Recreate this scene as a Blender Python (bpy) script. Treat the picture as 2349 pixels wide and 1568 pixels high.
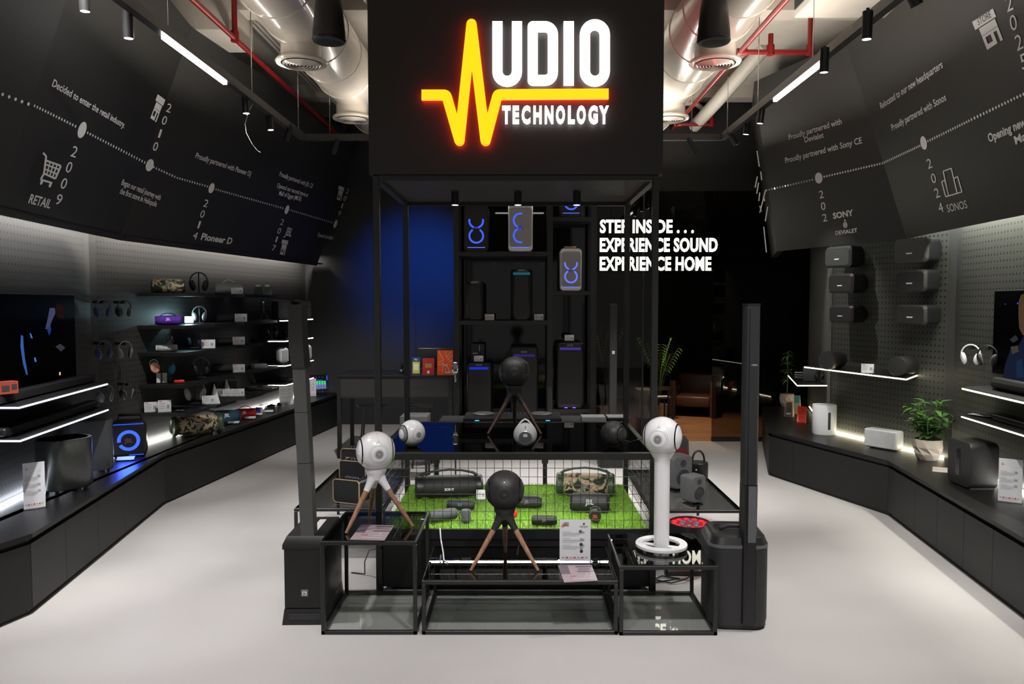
import bpy, bmesh, math, random
from mathutils import Vector, Matrix
for o in list(bpy.data.objects): bpy.data.objects.remove(o)
S = bpy.context.scene; C = S.collection; PI = math.pi; rnd = random.Random(7)

# ------------------------------------------------------------ camera, world, exposure, main lights
H, F, CX, CY, PITCH = 2.07, 1780.0, 1190.0, 784.0, math.atan(91/1780)   # eye height, focal length and principal point (pixels of 2349x1568)
cam = bpy.data.objects.new('camera', bpy.data.cameras.new('camera')); C.objects.link(cam)
cam.data.sensor_width = 36; cam.data.lens = 36*F/2349; cam.data.shift_x = -(CX-1174.5)/2349
cam.location = (0, 0, H); cam.rotation_euler = (PI/2-PITCH, 0, 0); cam.data.clip_start = .05
S.camera = cam
S.view_settings.view_transform = 'Standard'; S.view_settings.look = 'None'
S.view_settings.exposure = 0.0; S.view_settings.gamma = 1.0; S.view_settings.use_curve_mapping = False
S.cycles.use_denoising = True; S.cycles.max_bounces = 7; S.cycles.diffuse_bounces = 3; S.cycles.glossy_bounces = 4
S.cycles.transparent_max_bounces = 12; S.cycles.caustics_reflective = False; S.cycles.caustics_refractive = False
S.cycles.sample_clamp_indirect = 6; S.cycles.blur_glossy = 0.4
W = bpy.data.worlds.new('mall_light'); S.world = W; W.use_nodes = True
W.node_tree.nodes['Background'].inputs[0].default_value = (1, .97, .94, 1); W.node_tree.nodes['Background'].inputs[1].default_value = .24

def lamp(name, kind, loc, to, power, col=(1, 1, 1), size=.1, size_y=None, spot=60, blend=.5, parent=None):
    d = bpy.data.lights.new(name, kind); d.energy = power; d.color = col
    if kind == 'SPOT': d.spot_size = math.radians(spot); d.spot_blend = blend; d.shadow_soft_size = size
    elif kind == 'AREA':
        d.size = size
        if size_y: d.shape = 'RECTANGLE'; d.size_y = size_y
    else: d.shadow_soft_size = size
    o = bpy.data.objects.new(name, d); C.objects.link(o); o.location = loc
    v = Vector(to)-Vector(loc)
    o.rotation_euler = v.to_track_quat('-Z', 'X' if abs(v.normalized().z) > .99 else 'Y').to_euler()
    return o
# added fill spots without fixtures, brightening the floor and tables at the front
for x, y, tx, ty, p, a in ((-2.7, 4.7, -2.2, 5.1, 620, 72), (2.7, 4.7, 2.1, 5.1, 380, 72), (-.8, 2.4, -.9, 4.9, 270, 60), (.9, 2.4, 1.0, 4.9, 430, 60), (0, 2.0, 0, 3.2, 110, 80)):
    lamp('entrance_fill', 'SPOT', (x, y, 4.35), (tx, ty, .3), p, (1, .965, .95), .12, spot=a, blend=1)
# added upward area lights, with no fitting behind them, to brighten the ceiling
for x, y, p, l in ((-2.44, 6.6, 20, 4.4), (2.31, 6.6, 50, 4.4), (2.31, 10.2, 12, 1.2), (-1.2, 8.9, 12, 1.2), (1.2, 8.9, 18, 1.2)):
    o = lamp('ceiling_fill', 'AREA', (x, y, 4.0), (x, y, 5.2), p, (1, .92, .82), .06, l); o.rotation_euler = (PI, 0, 0 if abs(x) > 2 else PI/2)
# added fill spots at rail height for the floor, shelves and counters
for x, y, tx, ty, p, a in ((-.9, 8.8, -.6, 8.6, 420, 64), (.9, 8.8, .8, 8.6, 420, 64), (2.25, 7.0, 2.1, 8.6, 480, 64), (-2.4, 7.0, -2.3, 7.6, 260, 60), (-2.0, 8.9, -2.3, 11.4, 330, 60), (2.25, 5.2, 3.7, 7.6, 230, 46), (2.25, 4.4, 3.55, 5.9, 250, 46), (-2.4, 4.2, -3.6, 5.8, 420, 46), (-2.4, 7.0, -3.9, 9.0, 260, 40)):
    lamp('floor_counter_fill', 'SPOT', (x, y, 3.75), (tx, ty, .6), p, (1, .965, .94), .04, spot=a, blend=.9)

# ------------------------------------------------------------ from a picture point to a point of the place
def ray(px, py):
    c, s = math.cos(PITCH), math.sin(PITCH); a, b = (px-CX)/F, (CY-py)/F
    return Vector((a, c+b*s, -s+b*c))
EYE = Vector((0, 0, H))
def at(px, py, z=None, Y=None):
    d = ray(px, py); t = (z-H)/d.z if z is not None else Y/d.y
    return EYE+d*t
def onplane(px, py, pl):
    d = ray(px, py); n = pl['N']; t = (pl['O']-EYE).dot(n)/d.dot(n)
    return EYE+d*t
def online(px, a, b, z):
    """the point of the vertical plane X = a+b*Y at height z that shows in column px"""
    k = (px-CX)/F; c, s = math.cos(PITCH), math.sin(PITCH); y = (a+k*(z-H)*s)/(k*c-b)
    return Vector((a+b*y, y, z))

# ------------------------------------------------------------ materials
MATS = {}
def mat(name, col, rough=.5, metal=0, emit=None, es=0, noise=.12, scale=14, spec=.5, coat=0, bump=0):
    if name in MATS: return MATS[name]
    m = bpy.data.materials.new(name); m.use_nodes = True; nt = m.node_tree; p = nt.nodes['Principled BSDF']
    col = tuple(col)+(1,) if len(col) == 3 else col
    p.inputs['Base Color'].default_value = col; p.inputs['Roughness'].default_value = rough; p.inputs['Metallic'].default_value = metal
    p.inputs['Specular IOR Level'].default_value = spec; p.inputs['Coat Weight'].default_value = coat
    if emit: p.inputs['Emission Color'].default_value = tuple(emit)+(1,); p.inputs['Emission Strength'].default_value = es
    if noise and not emit:
        tc = nt.nodes.new('ShaderNodeTexCoord'); n = nt.nodes.new('ShaderNodeTexNoise'); r = nt.nodes.new('ShaderNodeValToRGB')
        n.inputs['Scale'].default_value = scale; n.inputs['Detail'].default_value = 4
        r.color_ramp.elements[0].color = [c*(1-noise) for c in col[:3]]+[1]; r.color_ramp.elements[1].color = [min(1, c*(1+noise)) for c in col[:3]]+[1]
        nt.links.new(tc.outputs['Object'], n.inputs['Vector']); nt.links.new(n.outputs['Fac'], r.inputs['Fac']); nt.links.new(r.outputs['Color'], p.inputs['Base Color'])
        if bump:
            b = nt.nodes.new('ShaderNodeBump'); b.inputs['Strength'].default_value = bump; b.inputs['Distance'].default_value = .002
            nt.links.new(n.outputs['Fac'], b.inputs['Height']); nt.links.new(b.outputs['Normal'], p.inputs['Normal'])
    MATS[name] = m; return m
def glass(name, tint, rough=.0, ior=1.5, gloss=1.0):
    m = bpy.data.materials.new(name); m.use_nodes = True; nt = m.node_tree; nt.nodes.clear()
    out = nt.nodes.new('ShaderNodeOutputMaterial'); mx = nt.nodes.new('ShaderNodeMixShader'); lw = nt.nodes.new('ShaderNodeLayerWeight'); pw = nt.nodes.new('ShaderNodeMath'); ma = nt.nodes.new('ShaderNodeMath'); r0 = ((ior-1)/(ior+1))**2
    t = nt.nodes.new('ShaderNodeBsdfTransparent'); g = nt.nodes.new('ShaderNodeBsdfGlossy')
    lw.inputs['Blend'].default_value = .5; pw.operation = 'POWER'; pw.inputs[1].default_value = 5; ma.operation = 'MULTIPLY_ADD'; ma.inputs[1].default_value = 1-r0; ma.inputs[2].default_value = r0; nt.links.new(lw.outputs['Facing'], pw.inputs[0]); nt.links.new(pw.outputs[0], ma.inputs[0]); t.inputs[0].default_value = tuple(tint)+(1,); g.inputs[0].default_value = (gloss,)*3+(1,); g.inputs['Roughness'].default_value = rough
    nt.links.new(ma.outputs[0], mx.inputs[0]); nt.links.new(t.outputs[0], mx.inputs[1]); nt.links.new(g.outputs[0], mx.inputs[2]); nt.links.new(mx.outputs[0], out.inputs[0])
    return m
def peg(name, col):
    """perforated board: round holes on a grid in the board's own coordinates"""
    m = mat(name, col, .55, noise=.08); nt = m.node_tree; p = nt.nodes['Principled BSDF']; L = nt.links.new
    def mth(op, a, b=None):
        n = nt.nodes.new('ShaderNodeMath'); n.operation = op
        for i, v in enumerate((a, b)):
            if v is None: continue
            if isinstance(v, (int, float)): n.inputs[i].default_value = v
            else: L(v, n.inputs[i])
        return n.outputs[0]
    tc = nt.nodes.new('ShaderNodeTexCoord'); sp = nt.nodes.new('ShaderNodeSeparateXYZ'); L(tc.outputs['Object'], sp.inputs[0])
    def cell(v, s): return mth('MULTIPLY', mth('SUBTRACT', mth('FRACT', mth('DIVIDE', v, s)), .5), s)
    a, b = cell(sp.outputs[0], .052), cell(sp.outputs[2], .0605)
    d = mth('SQRT', mth('ADD', mth('MULTIPLY', a, a), mth('MULTIPLY', b, b)))
    k = mth('LESS_THAN', d, .0102)
    old = p.inputs['Base Color'].links[0].from_socket; mx = nt.nodes.new('ShaderNodeMix'); mx.data_type = 'RGBA'
    L(k, mx.inputs[0]); L(old, mx.inputs[6]); mx.inputs[7].default_value = (.002, .002, .002, 1); L(mx.outputs[2], p.inputs['Base Color'])  # shade inside each hole painted as a near-black dot; the board is solid
    return m
def camo(name, cols, scale):
    m = mat(name, (.1, .1, .1), .8, noise=0); nt = m.node_tree; p = nt.nodes['Principled BSDF']
    tc = nt.nodes.new('ShaderNodeTexCoord'); n = nt.nodes.new('ShaderNodeTexNoise'); r = nt.nodes.new('ShaderNodeValToRGB')
    n.inputs['Scale'].default_value = scale; n.inputs['Detail'].default_value = 3; n.inputs['Distortion'].default_value = .8
    r.color_ramp.interpolation = 'CONSTANT'; e = r.color_ramp.elements
    e[0].position = 0; e[0].color = cols[0]+(1,); e[1].position = .42; e[1].color = cols[1]+(1,)
    for pos, c in ((.47, cols[2]), (.58, cols[3])): x = e.new(pos); x.color = c+(1,)
    nt.links.new(tc.outputs['Object'], n.inputs['Vector']); nt.links.new(n.outputs['Fac'], r.inputs['Fac']); nt.links.new(r.outputs['Color'], p.inputs['Base Color'])
    return m
def wood(name, c0, c1, scale=(1.2, 22, 22), rough=.45, planks=False):
    m = mat(name, c0, rough, noise=0); nt = m.node_tree; p = nt.nodes['Principled BSDF']
    tc = nt.nodes.new('ShaderNodeTexCoord'); mp = nt.nodes.new('ShaderNodeMapping'); n = nt.nodes.new('ShaderNodeTexNoise'); r = nt.nodes.new('ShaderNodeValToRGB')
    mp.inputs['Scale'].default_value = scale; n.inputs['Scale'].default_value = 3; n.inputs['Detail'].default_value = 6
    r.color_ramp.elements[0].position = .3; r.color_ramp.elements[1].position = .7
    r.color_ramp.elements[0].color = tuple(c0)+(1,); r.color_ramp.elements[1].color = tuple(c1)+(1,)
    nt.links.new(tc.outputs['Object'], mp.inputs[0]); nt.links.new(mp.outputs[0], n.inputs['Vector']); nt.links.new(n.outputs['Fac'], r.inputs[0])
    src = r.outputs[0]
    if planks:
        b = nt.nodes.new('ShaderNodeTexBrick'); b.inputs['Scale'].default_value = 1; b.inputs['Brick Width'].default_value = 1.3; b.inputs['Row Height'].default_value = .15
        b.inputs['Mortar Size'].default_value = .003; b.inputs['Color1'].default_value = (1, 1, 1, 1); b.inputs['Color2'].default_value = (.8, .8, .8, 1); b.inputs['Mortar'].default_value = (.3, .3, .3, 1)
        nt.links.new(tc.outputs['Object'], b.inputs[0]); mx = nt.nodes.new('ShaderNodeMix'); mx.data_type = 'RGBA'; mx.blend_type = 'MULTIPLY'; mx.inputs[0].default_value = 1
        nt.links.new(src, mx.inputs[6]); nt.links.new(b.outputs[0], mx.inputs[7]); src = mx.outputs[2]
    nt.links.new(src, p.inputs['Base Color']); return m

BLK = mat('black_powder_coat', (.016, .016, .017), .42)
FRM = mat('dark_steel_frame', (.030, .031, .031), .34, .4, noise=.2, scale=30)
PAN = mat('black_panel_paint', (.022, .0215, .021), .5)
BOX = mat('brown_black_sign_panel', (.026, .022, .021), .42, noise=.25, scale=3)
CAB = mat('black_laminate', (.011, .011, .0115), .5, spec=.35)
TOP = mat('black_worktop', (.008, .008, .008), .38, noise=.3, scale=40, spec=.3)
FLR = mat('grey_resin_floor', (.50, .485, .475), .42, noise=.05, scale=2.2)
CEI = mat('painted_concrete', (.56, .52, .46), .8, noise=.15, scale=3, bump=.3)
DUC = mat('cream_duct_paint', (.60, .55, .48), .18, noise=.05, coat=.6)
PIP = mat('conduit_paint', (.52, .49, .44), .5)
REDP = mat('red_sprinkler_paint', (.20, .007, .008), .3)
PEG = peg('grey_pegboard', (.029, .029, .029)); PEGR = peg('greenish_pegboard', (.046, .049, .042))
PLN = mat('grey_board_edge', (.036, .036, .036), .55)
WHT = mat('white_gloss', (.90, .90, .92), .22, noise=.02, coat=.3)
MWH = mat('matt_white', (.72, .74, .76), .4, noise=.02)
GRW = mat('light_grey_fabric', (.34, .35, .35), .8, noise=.15, scale=150, bump=.3)
GRY = mat('grey_plastic', (.12, .125, .13), .45)
DGR = mat('dark_grey_fabric', (.055, .058, .062), .8, noise=.25, scale=200, bump=.3)
BPL = mat('black_plastic', (.012, .012, .013), .38)
BGR = mat('black_speaker_grille', (.010, .010, .010), .65, noise=.5, scale=260, bump=.4)
BMT = mat('matt_black', (.022, .021, .021), .48, noise=.1)
GLB = mat('gloss_black', (.006, .006, .007), .06)
CHR = mat('chrome', (.75, .76, .78), .12, 1, noise=0)
GLD = mat('brushed_gold', (.62, .44, .27), .4, .45, noise=.1)
COP = mat('copper', (.70, .35, .22), .25, 1, noise=.1)
WLN = wood('walnut', (.25, .125, .072), (.40, .225, .135), (18, 18, 1.5))
PAP = mat('white_card', (.74, .75, .78), .5, noise=.02)
INK = mat('dark_ink', (.03, .03, .035), .6); GINK = mat('grey_ink', (.38, .39, .41), .6); RINK = mat('red_ink', (.55, .05, .03), .5); BINK = mat('blue_ink', (.03, .06, .25), .5); OINK = mat('amber_ink', (.6, .3, .08), .5)
LET = mat('pale_vinyl_lettering', (.84, .84, .84), .5, noise=.03)
LGO = mat('light_print', (.75, .75, .77), .4, noise=.03); RLG = mat('orange_red_logo', (.6, .10, .05), .4); GLG = mat('grey_logo', (.16, .16, .17), .4)
ACR = glass('clear_acrylic', (.86, .88, .9), .02)
GTB = glass('dark_table_glass', (.40, .41, .405), .01, 1.55)
GTK = glass('black_table_glass', (.045, .045, .05), .012, 1.6)
GSH = glass('clear_shelf_glass', (.93, .95, .94), .01)
GLW = glass('smoked_wall_glass', (.50, .47, .44), .0, 1.34)
RED = mat('red_plastic', (.55, .018, .012), .4); BLU = mat('navy_fabric', (.012, .055, .095), .75, noise=.2, scale=200); PUR = mat('purple_fabric', (.085, .02, .33), .75, noise=.2, scale=200)
NVY = mat('navy_plastic', (.035, .055, .13), .35); SLV = mat('silver_grey', (.33, .33, .34), .35, .3)
CAM = camo('woodland_camo', [(.014, .014, .012), (.10, .14, .05), (.42, .30, .20), (.018, .020, .015)], 10.5)
CAMG = camo('grey_camo', [(.01, .01, .01), (.10, .11, .11), (.4, .42, .42), (.05, .05, .05)], 40)
OLV = mat('olive_plastic', (.035, .055, .028), .45)
def emi(name, col, s): return mat(name, (.01, .01, .01), .6, emit=col, es=s, noise=0, spec=.05)
LED = emi('white_led', (1, .97, .90), 12); LEDB = emi('cool_led', (.74, .80, 1), 12); LEDW = emi('warm_led', (1, .88, .55), 9); LEDC = emi('counter_led', (1, .97, .90), 34); LEDCB = emi('counter_cool_led', (.82, .87, 1), 34); LEDCW = emi('counter_warm_led', (1, .90, .62), 26); TUBE = emi('tube_light', (1, .98, .94), 24)
LENS = emi('spot_lens', (.92, .95, 1), 8); SGW = emi('sign_white', (1, 1, .98), 3.5); SGY = emi('sign_yellow', (1, .78, .012), 1.02); SGR = emi('sign_red_side', (1, .03, .01), 14); NEON = emi('neon_white', (1, .97, .80), 3.2)
BLED = emi('blue_led', (.02, .08, 1), 1.4); PBL = emi('party_blue', (.06, .13, 1), .95); PBW = emi('party_pale_blue', (.16, .20, 1), .95); PLED = emi('purple_led', (.25, .1, 1), 2.0); PDIM = emi('dim_purple', (.10, .05, .5), .25); TEAL = emi('teal_glow', (.02, .25, .32), .35); CYS = emi('cyan_sign', (.75, .97, 1), 9); RLED = emi('red_led', (1, .01, .02), 2.2); AMB = emi('amber_led', (1, .45, .15), 1.5)
# ------------------------------------------------------------ mesh helpers
class B:
    """collects shapes into one mesh"""
    def __init__(s): s.bm = bmesh.new(); s.mi = 0; s.faces0 = 0
    def _done(s, verts, M=None):
        if M is not None: bmesh.ops.transform(s.bm, matrix=M, verts=verts)
        return verts
    def box(s, x0, x1, y0, y1, z0, z1, bev=0, seg=2, M=None, vert_only=False, axis='z'):
        g = bmesh.ops.create_cube(s.bm, size=1); vs = g['verts']
        bmesh.ops.transform(s.bm, matrix=Matrix.Translation(((x0+x1)/2, (y0+y1)/2, (z0+z1)/2)) @ Matrix.Diagonal((abs(x1-x0), abs(y1-y0), abs(z1-z0), 1)), verts=vs)
        if bev:
            es = list({e for v in vs for e in v.link_edges})
            if vert_only:
                i = 'xyz'.index(axis); es = [e for e in es if abs((e.verts[0].co-e.verts[1].co).normalized()[i]) > .9]
            n0 = set(s.bm.verts); r = bmesh.ops.bevel(s.bm, geom=es, offset=bev, segments=seg, profile=.5, affect='EDGES', clamp_overlap=True)
            vs = list({v for v in vs if v.is_valid} | set(r['verts']))
        s._done(vs, M); return s
    def ring(s, pts): return [s.bm.verts.new(p) for p in pts]
    def loft(s, rings, closed=True, cap0=True, cap1=True, M=None):
        R = [s.ring(r) for r in rings]; n = len(R[0])
        for a, b in zip(R, R[1:]):
            for i in range(n if closed else n-1):
                j = (i+1) % n
                try: s.bm.faces.new((a[i], a[j], b[j], b[i]))
                except ValueError: pass
        if cap0 and closed: s.bm.faces.new(R[0][::-1])
        if cap1 and closed: s.bm.faces.new(R[-1])
        s._done([v for r in R for v in r], M); return s
    def cyl(s, p0, p1, r0, r1=None, seg=20, caps=True):
        r1 = r0 if r1 is None else r1; return s.tube([p0, p1], [r0, r1], seg, caps)
    def tube(s, pts, r, seg=8, caps=True):
        pts = [Vector(p) for p in pts]; n = len(pts); rs = r if isinstance(r, (list, tuple)) else [r]*n; rings = []; up = None
        for i, p in enumerate(pts):
            t = (pts[min(i+1, n-1)]-pts[max(i-1, 0)]).normalized()
            if up is None: up = Vector((0, 0, 1)) if abs(t.z) < .9 else Vector((1, 0, 0))
            a = t.cross(up).normalized(); b = a.cross(t).normalized(); up = b
            rings.append([p+(a*math.cos(2*PI*k/seg)+b*math.sin(2*PI*k/seg))*rs[i] for k in range(seg)])
        return s.loft(rings, True, caps, caps)
    def lathe(s, prof, seg=32, M=None, sx=1, sy=1, caps=True):
        rings = [[(max(r, 1e-5)*math.cos(2*PI*k/seg)*sx, max(r, 1e-5)*math.sin(2*PI*k/seg)*sy, z) for k in range(seg)] for r, z in prof]
        return s.loft(rings, True, caps, caps, M)
    def prism(s, poly, d0, d1, M=None, plane='xz'):
        """polygon in a plane, pushed from d0 to d1 along the third axis"""
        f = {'xz': lambda a, b, d: (a, d, b), 'xy': lambda a, b, d: (a, b, d), 'yz': lambda a, b, d: (d, a, b)}[plane]
        return s.loft([[f(a, b, d0) for a, b in poly], [f(a, b, d1) for a, b in poly]], M=M)
    def quad(s, *p):
        s.bm.faces.new([s.bm.verts.new(q) for q in p]); return s
    def disc(s, c, n, r, seg=16, ry=None, up=None):
        n = Vector(n).normalized(); up = Vector(up or ((0, 0, 1) if abs(n.z) < .9 else (0, 1, 0))); a = up.cross(n).normalized(); b = n.cross(a); c = Vector(c); ry = ry or r
        s.bm.faces.new([s.bm.verts.new(c+a*r*math.cos(2*PI*k/seg)+b*ry*math.sin(2*PI*k/seg)) for k in range(seg)]); return s
    def torus(s, c, n, R, r, seg=32, rs=6, a0=0, a1=2*PI):
        n = Vector(n).normalized(); up = Vector((0, 0, 1)) if abs(n.z) < .9 else Vector((0, 1, 0)); a = up.cross(n).normalized(); b = n.cross(a); c = Vector(c)
        full = abs(a1-a0-2*PI) < 1e-4; rings = []
        for k in range(seg+(0 if full else 1)):
            t = a0+(a1-a0)*k/seg; d = a*math.cos(t)+b*math.sin(t); rings.append([c+d*(R+r*math.cos(2*PI*j/rs))+n*r*math.sin(2*PI*j/rs) for j in range(rs)])
        if full: rings.append(rings[0])
        return s.loft(rings, True, not full, not full)
    def sph(s, c, rx, ry=None, rz=None, seg=20, n=12, M=None):
        ry = ry or rx; rz = rz or rx; T = Matrix.Translation(c) @ Matrix.Diagonal((rx, ry, rz, 1))
        if M is not None: T = M @ T
        return s.lathe([(math.sin(PI*i/n), -math.cos(PI*i/n)) for i in range(n+1)], seg, T)
    def arcband(s, c, r0, r1, a0, a1, d0, d1, seg=24):
        """flat arc of a ring in the xz plane with thickness d0..d1 along y"""
        rings = []
        for k in range(seg+1):
            t = a0+(a1-a0)*k/seg; x, z = math.cos(t), math.sin(t)
            rings.append([(c[0]+x*r0, d0, c[1]+z*r0), (c[0]+x*r1, d0, c[1]+z*r1), (c[0]+x*r1, d1, c[1]+z*r1), (c[0]+x*r0, d1, c[1]+z*r0)])
        return s.loft(rings)
    def shift(s, v): bmesh.ops.translate(s.bm, vec=Vector(v), verts=s.bm.verts); return s
    def xf(s, M): bmesh.ops.transform(s.bm, matrix=M, verts=s.bm.verts); return s

def obj(name, b, m, parent=None, loc=None, rotz=0, smooth=True, world=False, kind=None, label=None):
    me = bpy.data.meshes.new(name)
    if isinstance(b, B):
        if b.bm.verts: bmesh.ops.remove_doubles(b.bm, verts=b.bm.verts, dist=1e-6)
        bmesh.ops.recalc_face_normals(b.bm, faces=b.bm.faces); b.bm.to_mesh(me); b.bm.free()
    else: me = b
    if smooth:
        for p in me.polygons: p.use_smooth = True
        me.set_sharp_from_angle(angle=math.radians(38))
    if m: me.materials.append(m)
    o = bpy.data.objects.new(name, me); C.objects.link(o)
    if parent:
        o.parent = parent
        if world: me.transform((Matrix.Translation(parent.location) @ Matrix.Rotation(parent.rotation_euler.z, 4, 'Z')).inverted())
    if loc is not None: o.location = loc
    if rotz: o.rotation_euler.z = rotz
    if kind: o['kind'] = kind
    if label: o['label'] = label
    return o
def tag(o, label, cat, group=None):
    o['label'] = label; o['category'] = cat
    if group: o['group'] = group
    return o
def thing(name, label, cat, loc=(0, 0, 0), rotz=0, group=None):
    o = bpy.data.objects.new(name, None); C.objects.link(o); o.empty_display_size = .05
    o.location = loc; o.rotation_euler = (0, 0, rotz); return tag(o, label, cat, group)
def copy_thing(r, loc, rotz, label, group=None):
    c = r.copy(); C.objects.link(c); c.location = loc; c.rotation_euler = (0, 0, rotz); c['label'] = label
    if group: c['group'] = group
    def kids(a, b):
        for ch in list(a.children):
            if ch.name == b.name: continue
            d = ch.copy(); C.objects.link(d); d.parent = b; kids(ch, d)
    kids(r, c); return c
def struct(name, b, m, **k): return obj(name, b, m, kind='structure', **k)

_CAP = .682
def text_mesh(s, h, w=None, bold=0, ext=0, gap=1.0, center=False):
    c = bpy.data.curves.new('lettering', 'FONT'); c.body = s; c.offset = bold; c.space_character = gap; c.resolution_u = 3; c.extrude = 0
    t = bpy.data.objects.new('lettering', c); me = bpy.data.meshes.new_from_object(t)
    bpy.data.objects.remove(t); bpy.data.curves.remove(c)
    xs = [v.co.x for v in me.vertices]; x0, x1 = min(xs), max(xs); kx = (w/(x1-x0)) if w else h/_CAP; ky = h/_CAP
    off = (x0+x1)/2 if center else x0
    me.transform(Matrix.Diagonal((kx, ky, 1, 1)) @ Matrix.Translation((-off, 0, 0)))
    if ext:
        bm = bmesh.new(); bm.from_mesh(me); bmesh.ops.remove_doubles(bm, verts=bm.verts, dist=1e-6)
        r = bmesh.ops.extrude_face_region(bm, geom=bm.faces[:]); bmesh.ops.translate(bm, vec=(0, 0, ext), verts=[v for v in r['geom'] if isinstance(v, bmesh.types.BMVert)])
        bmesh.ops.recalc_face_normals(bm, faces=bm.faces); bm.to_mesh(me); bm.free()
    return me
FRONT = Matrix(((1, 0, 0, 0), (0, 0, -1, 0), (0, 1, 0, 0), (0, 0, 0, 1)))    # text in the xz plane, read from -y
def txt(parent, s, h, w, m, pos, bold=.01, ext=0, center=True, flat=False, name='logo', M=None):
    me = text_mesh(s, h, w, bold, ext, 1.0, center)
    me.transform(Matrix.Translation(pos) @ (M if M is not None else Matrix.Identity(4)) @ (Matrix.Identity(4) if flat else FRONT))
    return obj(name, me, m, parent, smooth=False)
def arc(cx, cy, r, a0, a1, n=8): return [(cx+r*math.cos(math.radians(a0+(a1-a0)*i/n)), cy+r*math.sin(math.radians(a0+(a1-a0)*i/n))) for i in range(n+1)]
def rrect(w, h, r, n=5, cx=0, cy=0):
    p = []
    for sx, sy, a in ((1, -1, -90), (1, 1, 0), (-1, 1, 90), (-1, -1, 180)): p += arc(cx+sx*(w/2-r), cy+sy*(h/2-r), r, a, a+90, n)
    return p
def stroke(b, path, w, d0, d1, closed=False, round_joins=True, M=None, caps=False):
    """a line of width w in the xz plane, thickness d0..d1 along y"""
    n = len(path); segs = [(path[i], path[(i+1) % n]) for i in range(n if closed else n-1)]
    for (ax, az), (bx, bz) in segs:
        L = math.hypot(bx-ax, bz-az)
        if L < 1e-9: continue
        nx, nz = -(bz-az)/L*w/2, (bx-ax)/L*w/2
        b.prism([(ax+nx, az+nz), (ax-nx, az-nz), (bx-nx, bz-nz), (bx+nx, bz+nz)], d0, d1, M)
    if round_joins:
        for i, (x, z) in enumerate(path):
            if closed or caps or 0 < i < n-1: b.prism([(x+w/2*math.cos(2*PI*k/14), z+w/2*math.sin(2*PI*k/14)) for k in range(14)], d0, d1, M)
    return b
# ------------------------------------------------------------ the shell
struct('floor', B().box(-8, 8, -1.5, 11.5, -.06, 0), FLR); 
struct('floor_rear', B().box(-8, -.2, 11.5, 17, -.06, 0), FLR)
struct('floor_office', B().box(-.2, 6, 11.5, 17, -.06, .002), wood('oak_floor', (.42, .21, .10), (.58, .32, .16), (1, 9, 9), .4, True))
struct('ceiling', B().box(-8, 8, -1.5, 17, 5.15, 5.25), CEI)
struct('wall_outer_left', B().box(-5.2, -5.1, -1.5, 17, 0, 5.15), PAN); struct('wall_outer_right', B().box(6, 6.1, -1.5, 17, 0, 5.15), PAN)
BWL = mat('charcoal_wall_paint', (.020, .020, .022), .6)
struct('wall_back', B().box(-5.1, .6, 13.1, 13.2, 0, 5.15), BWL)
t_ = B()
for a, b in (((-1.75, 2.03), (-.62, 2.05)), ((-1.75, 0), (-1.74, 2.05)), ((-.63, 0), (-.62, 2.05))): t_.box(a[0], b[0], 13.092, 13.1, a[1], b[1])
struct('door_1', t_, BLK)
OFW = mat('office_black', (.006, .006, .006), .7); struct('wall_office_side', B().box(.55, .65, 11.55, 16.5, 0, 5.15), OFW); struct('wall_office_back', B().box(.6, 6, 16.5, 16.6, 0, 5.15), OFW)
struct('wall_back_bulkhead', B().box(.55, 6, 11.52, 12.1, 3.70, 5.15), mat('bulkhead_black', (.007, .007, .007), .6))
for i, y in enumerate((4.2, 7.9, 11.2)): struct('trim_beam_%d' % (i+1), B().box(-5, 6, y, y+.28, 4.98, 5.15), CEI)

def seg_obj(p0, p1): d = Vector((p1[0]-p0[0], p1[1]-p0[1], 0)); return d.length, math.atan2(d.y, d.x)
def pegwall(name, p0, p1, z0, z1, m, mg=.1):
    L, a = seg_obj(p0, p1); b = B()
    b.box(0, mg, 0, .03, 0, z1-z0).box(mg, L-mg, 0, .03, 0, z1-z0).box(L-mg, L, 0, .03, 0, z1-z0)
    o = struct(name, b, m, loc=(p0[0], p0[1], z0), rotz=a, smooth=False); o.data.materials.append(PLN)
    for p in o.data.polygons: p.material_index = 0 if mg < p.center.x < L-mg else 1
    return o
WL1 = (-3.126, -.138); WL2 = (-4.964, .105); WR1 = (3.544, .09); WR2 = (6.53, -.308)       # X = a + b*Y of the perforated walls
wl = lambda w, y, off=0: (w[0]+w[1]*y+off, y)
pegwall('wall_left_front', wl(WL1, 3.6), wl(WL1, 7.56), .4, 3.35, PEG)
pegwall('wall_left_rear', wl(WL2, 7.56), wl(WL2, 13.08), .4, 3.35, PEG)
pegwall('wall_right_front', (4.22, 7.51), wl(WR1, 3.8), .4, 3.35, PEGR)
pegwall('wall_right_middle', (3.685, 9.24), (4.22, 7.5), .4, 3.35, PEGR)
SLT = wood('ribbed_slate', (.10, .10, .095), (.15, .15, .14), (1, 1, 30), .5)
struct('wall_right_return', B().box(0, 2.4, 0, .03, 0, 2.95), SLT, loc=(4.30, 11.5, .4), rotz=math.atan2(-2.26, -.615)+0, smooth=False)

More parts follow.
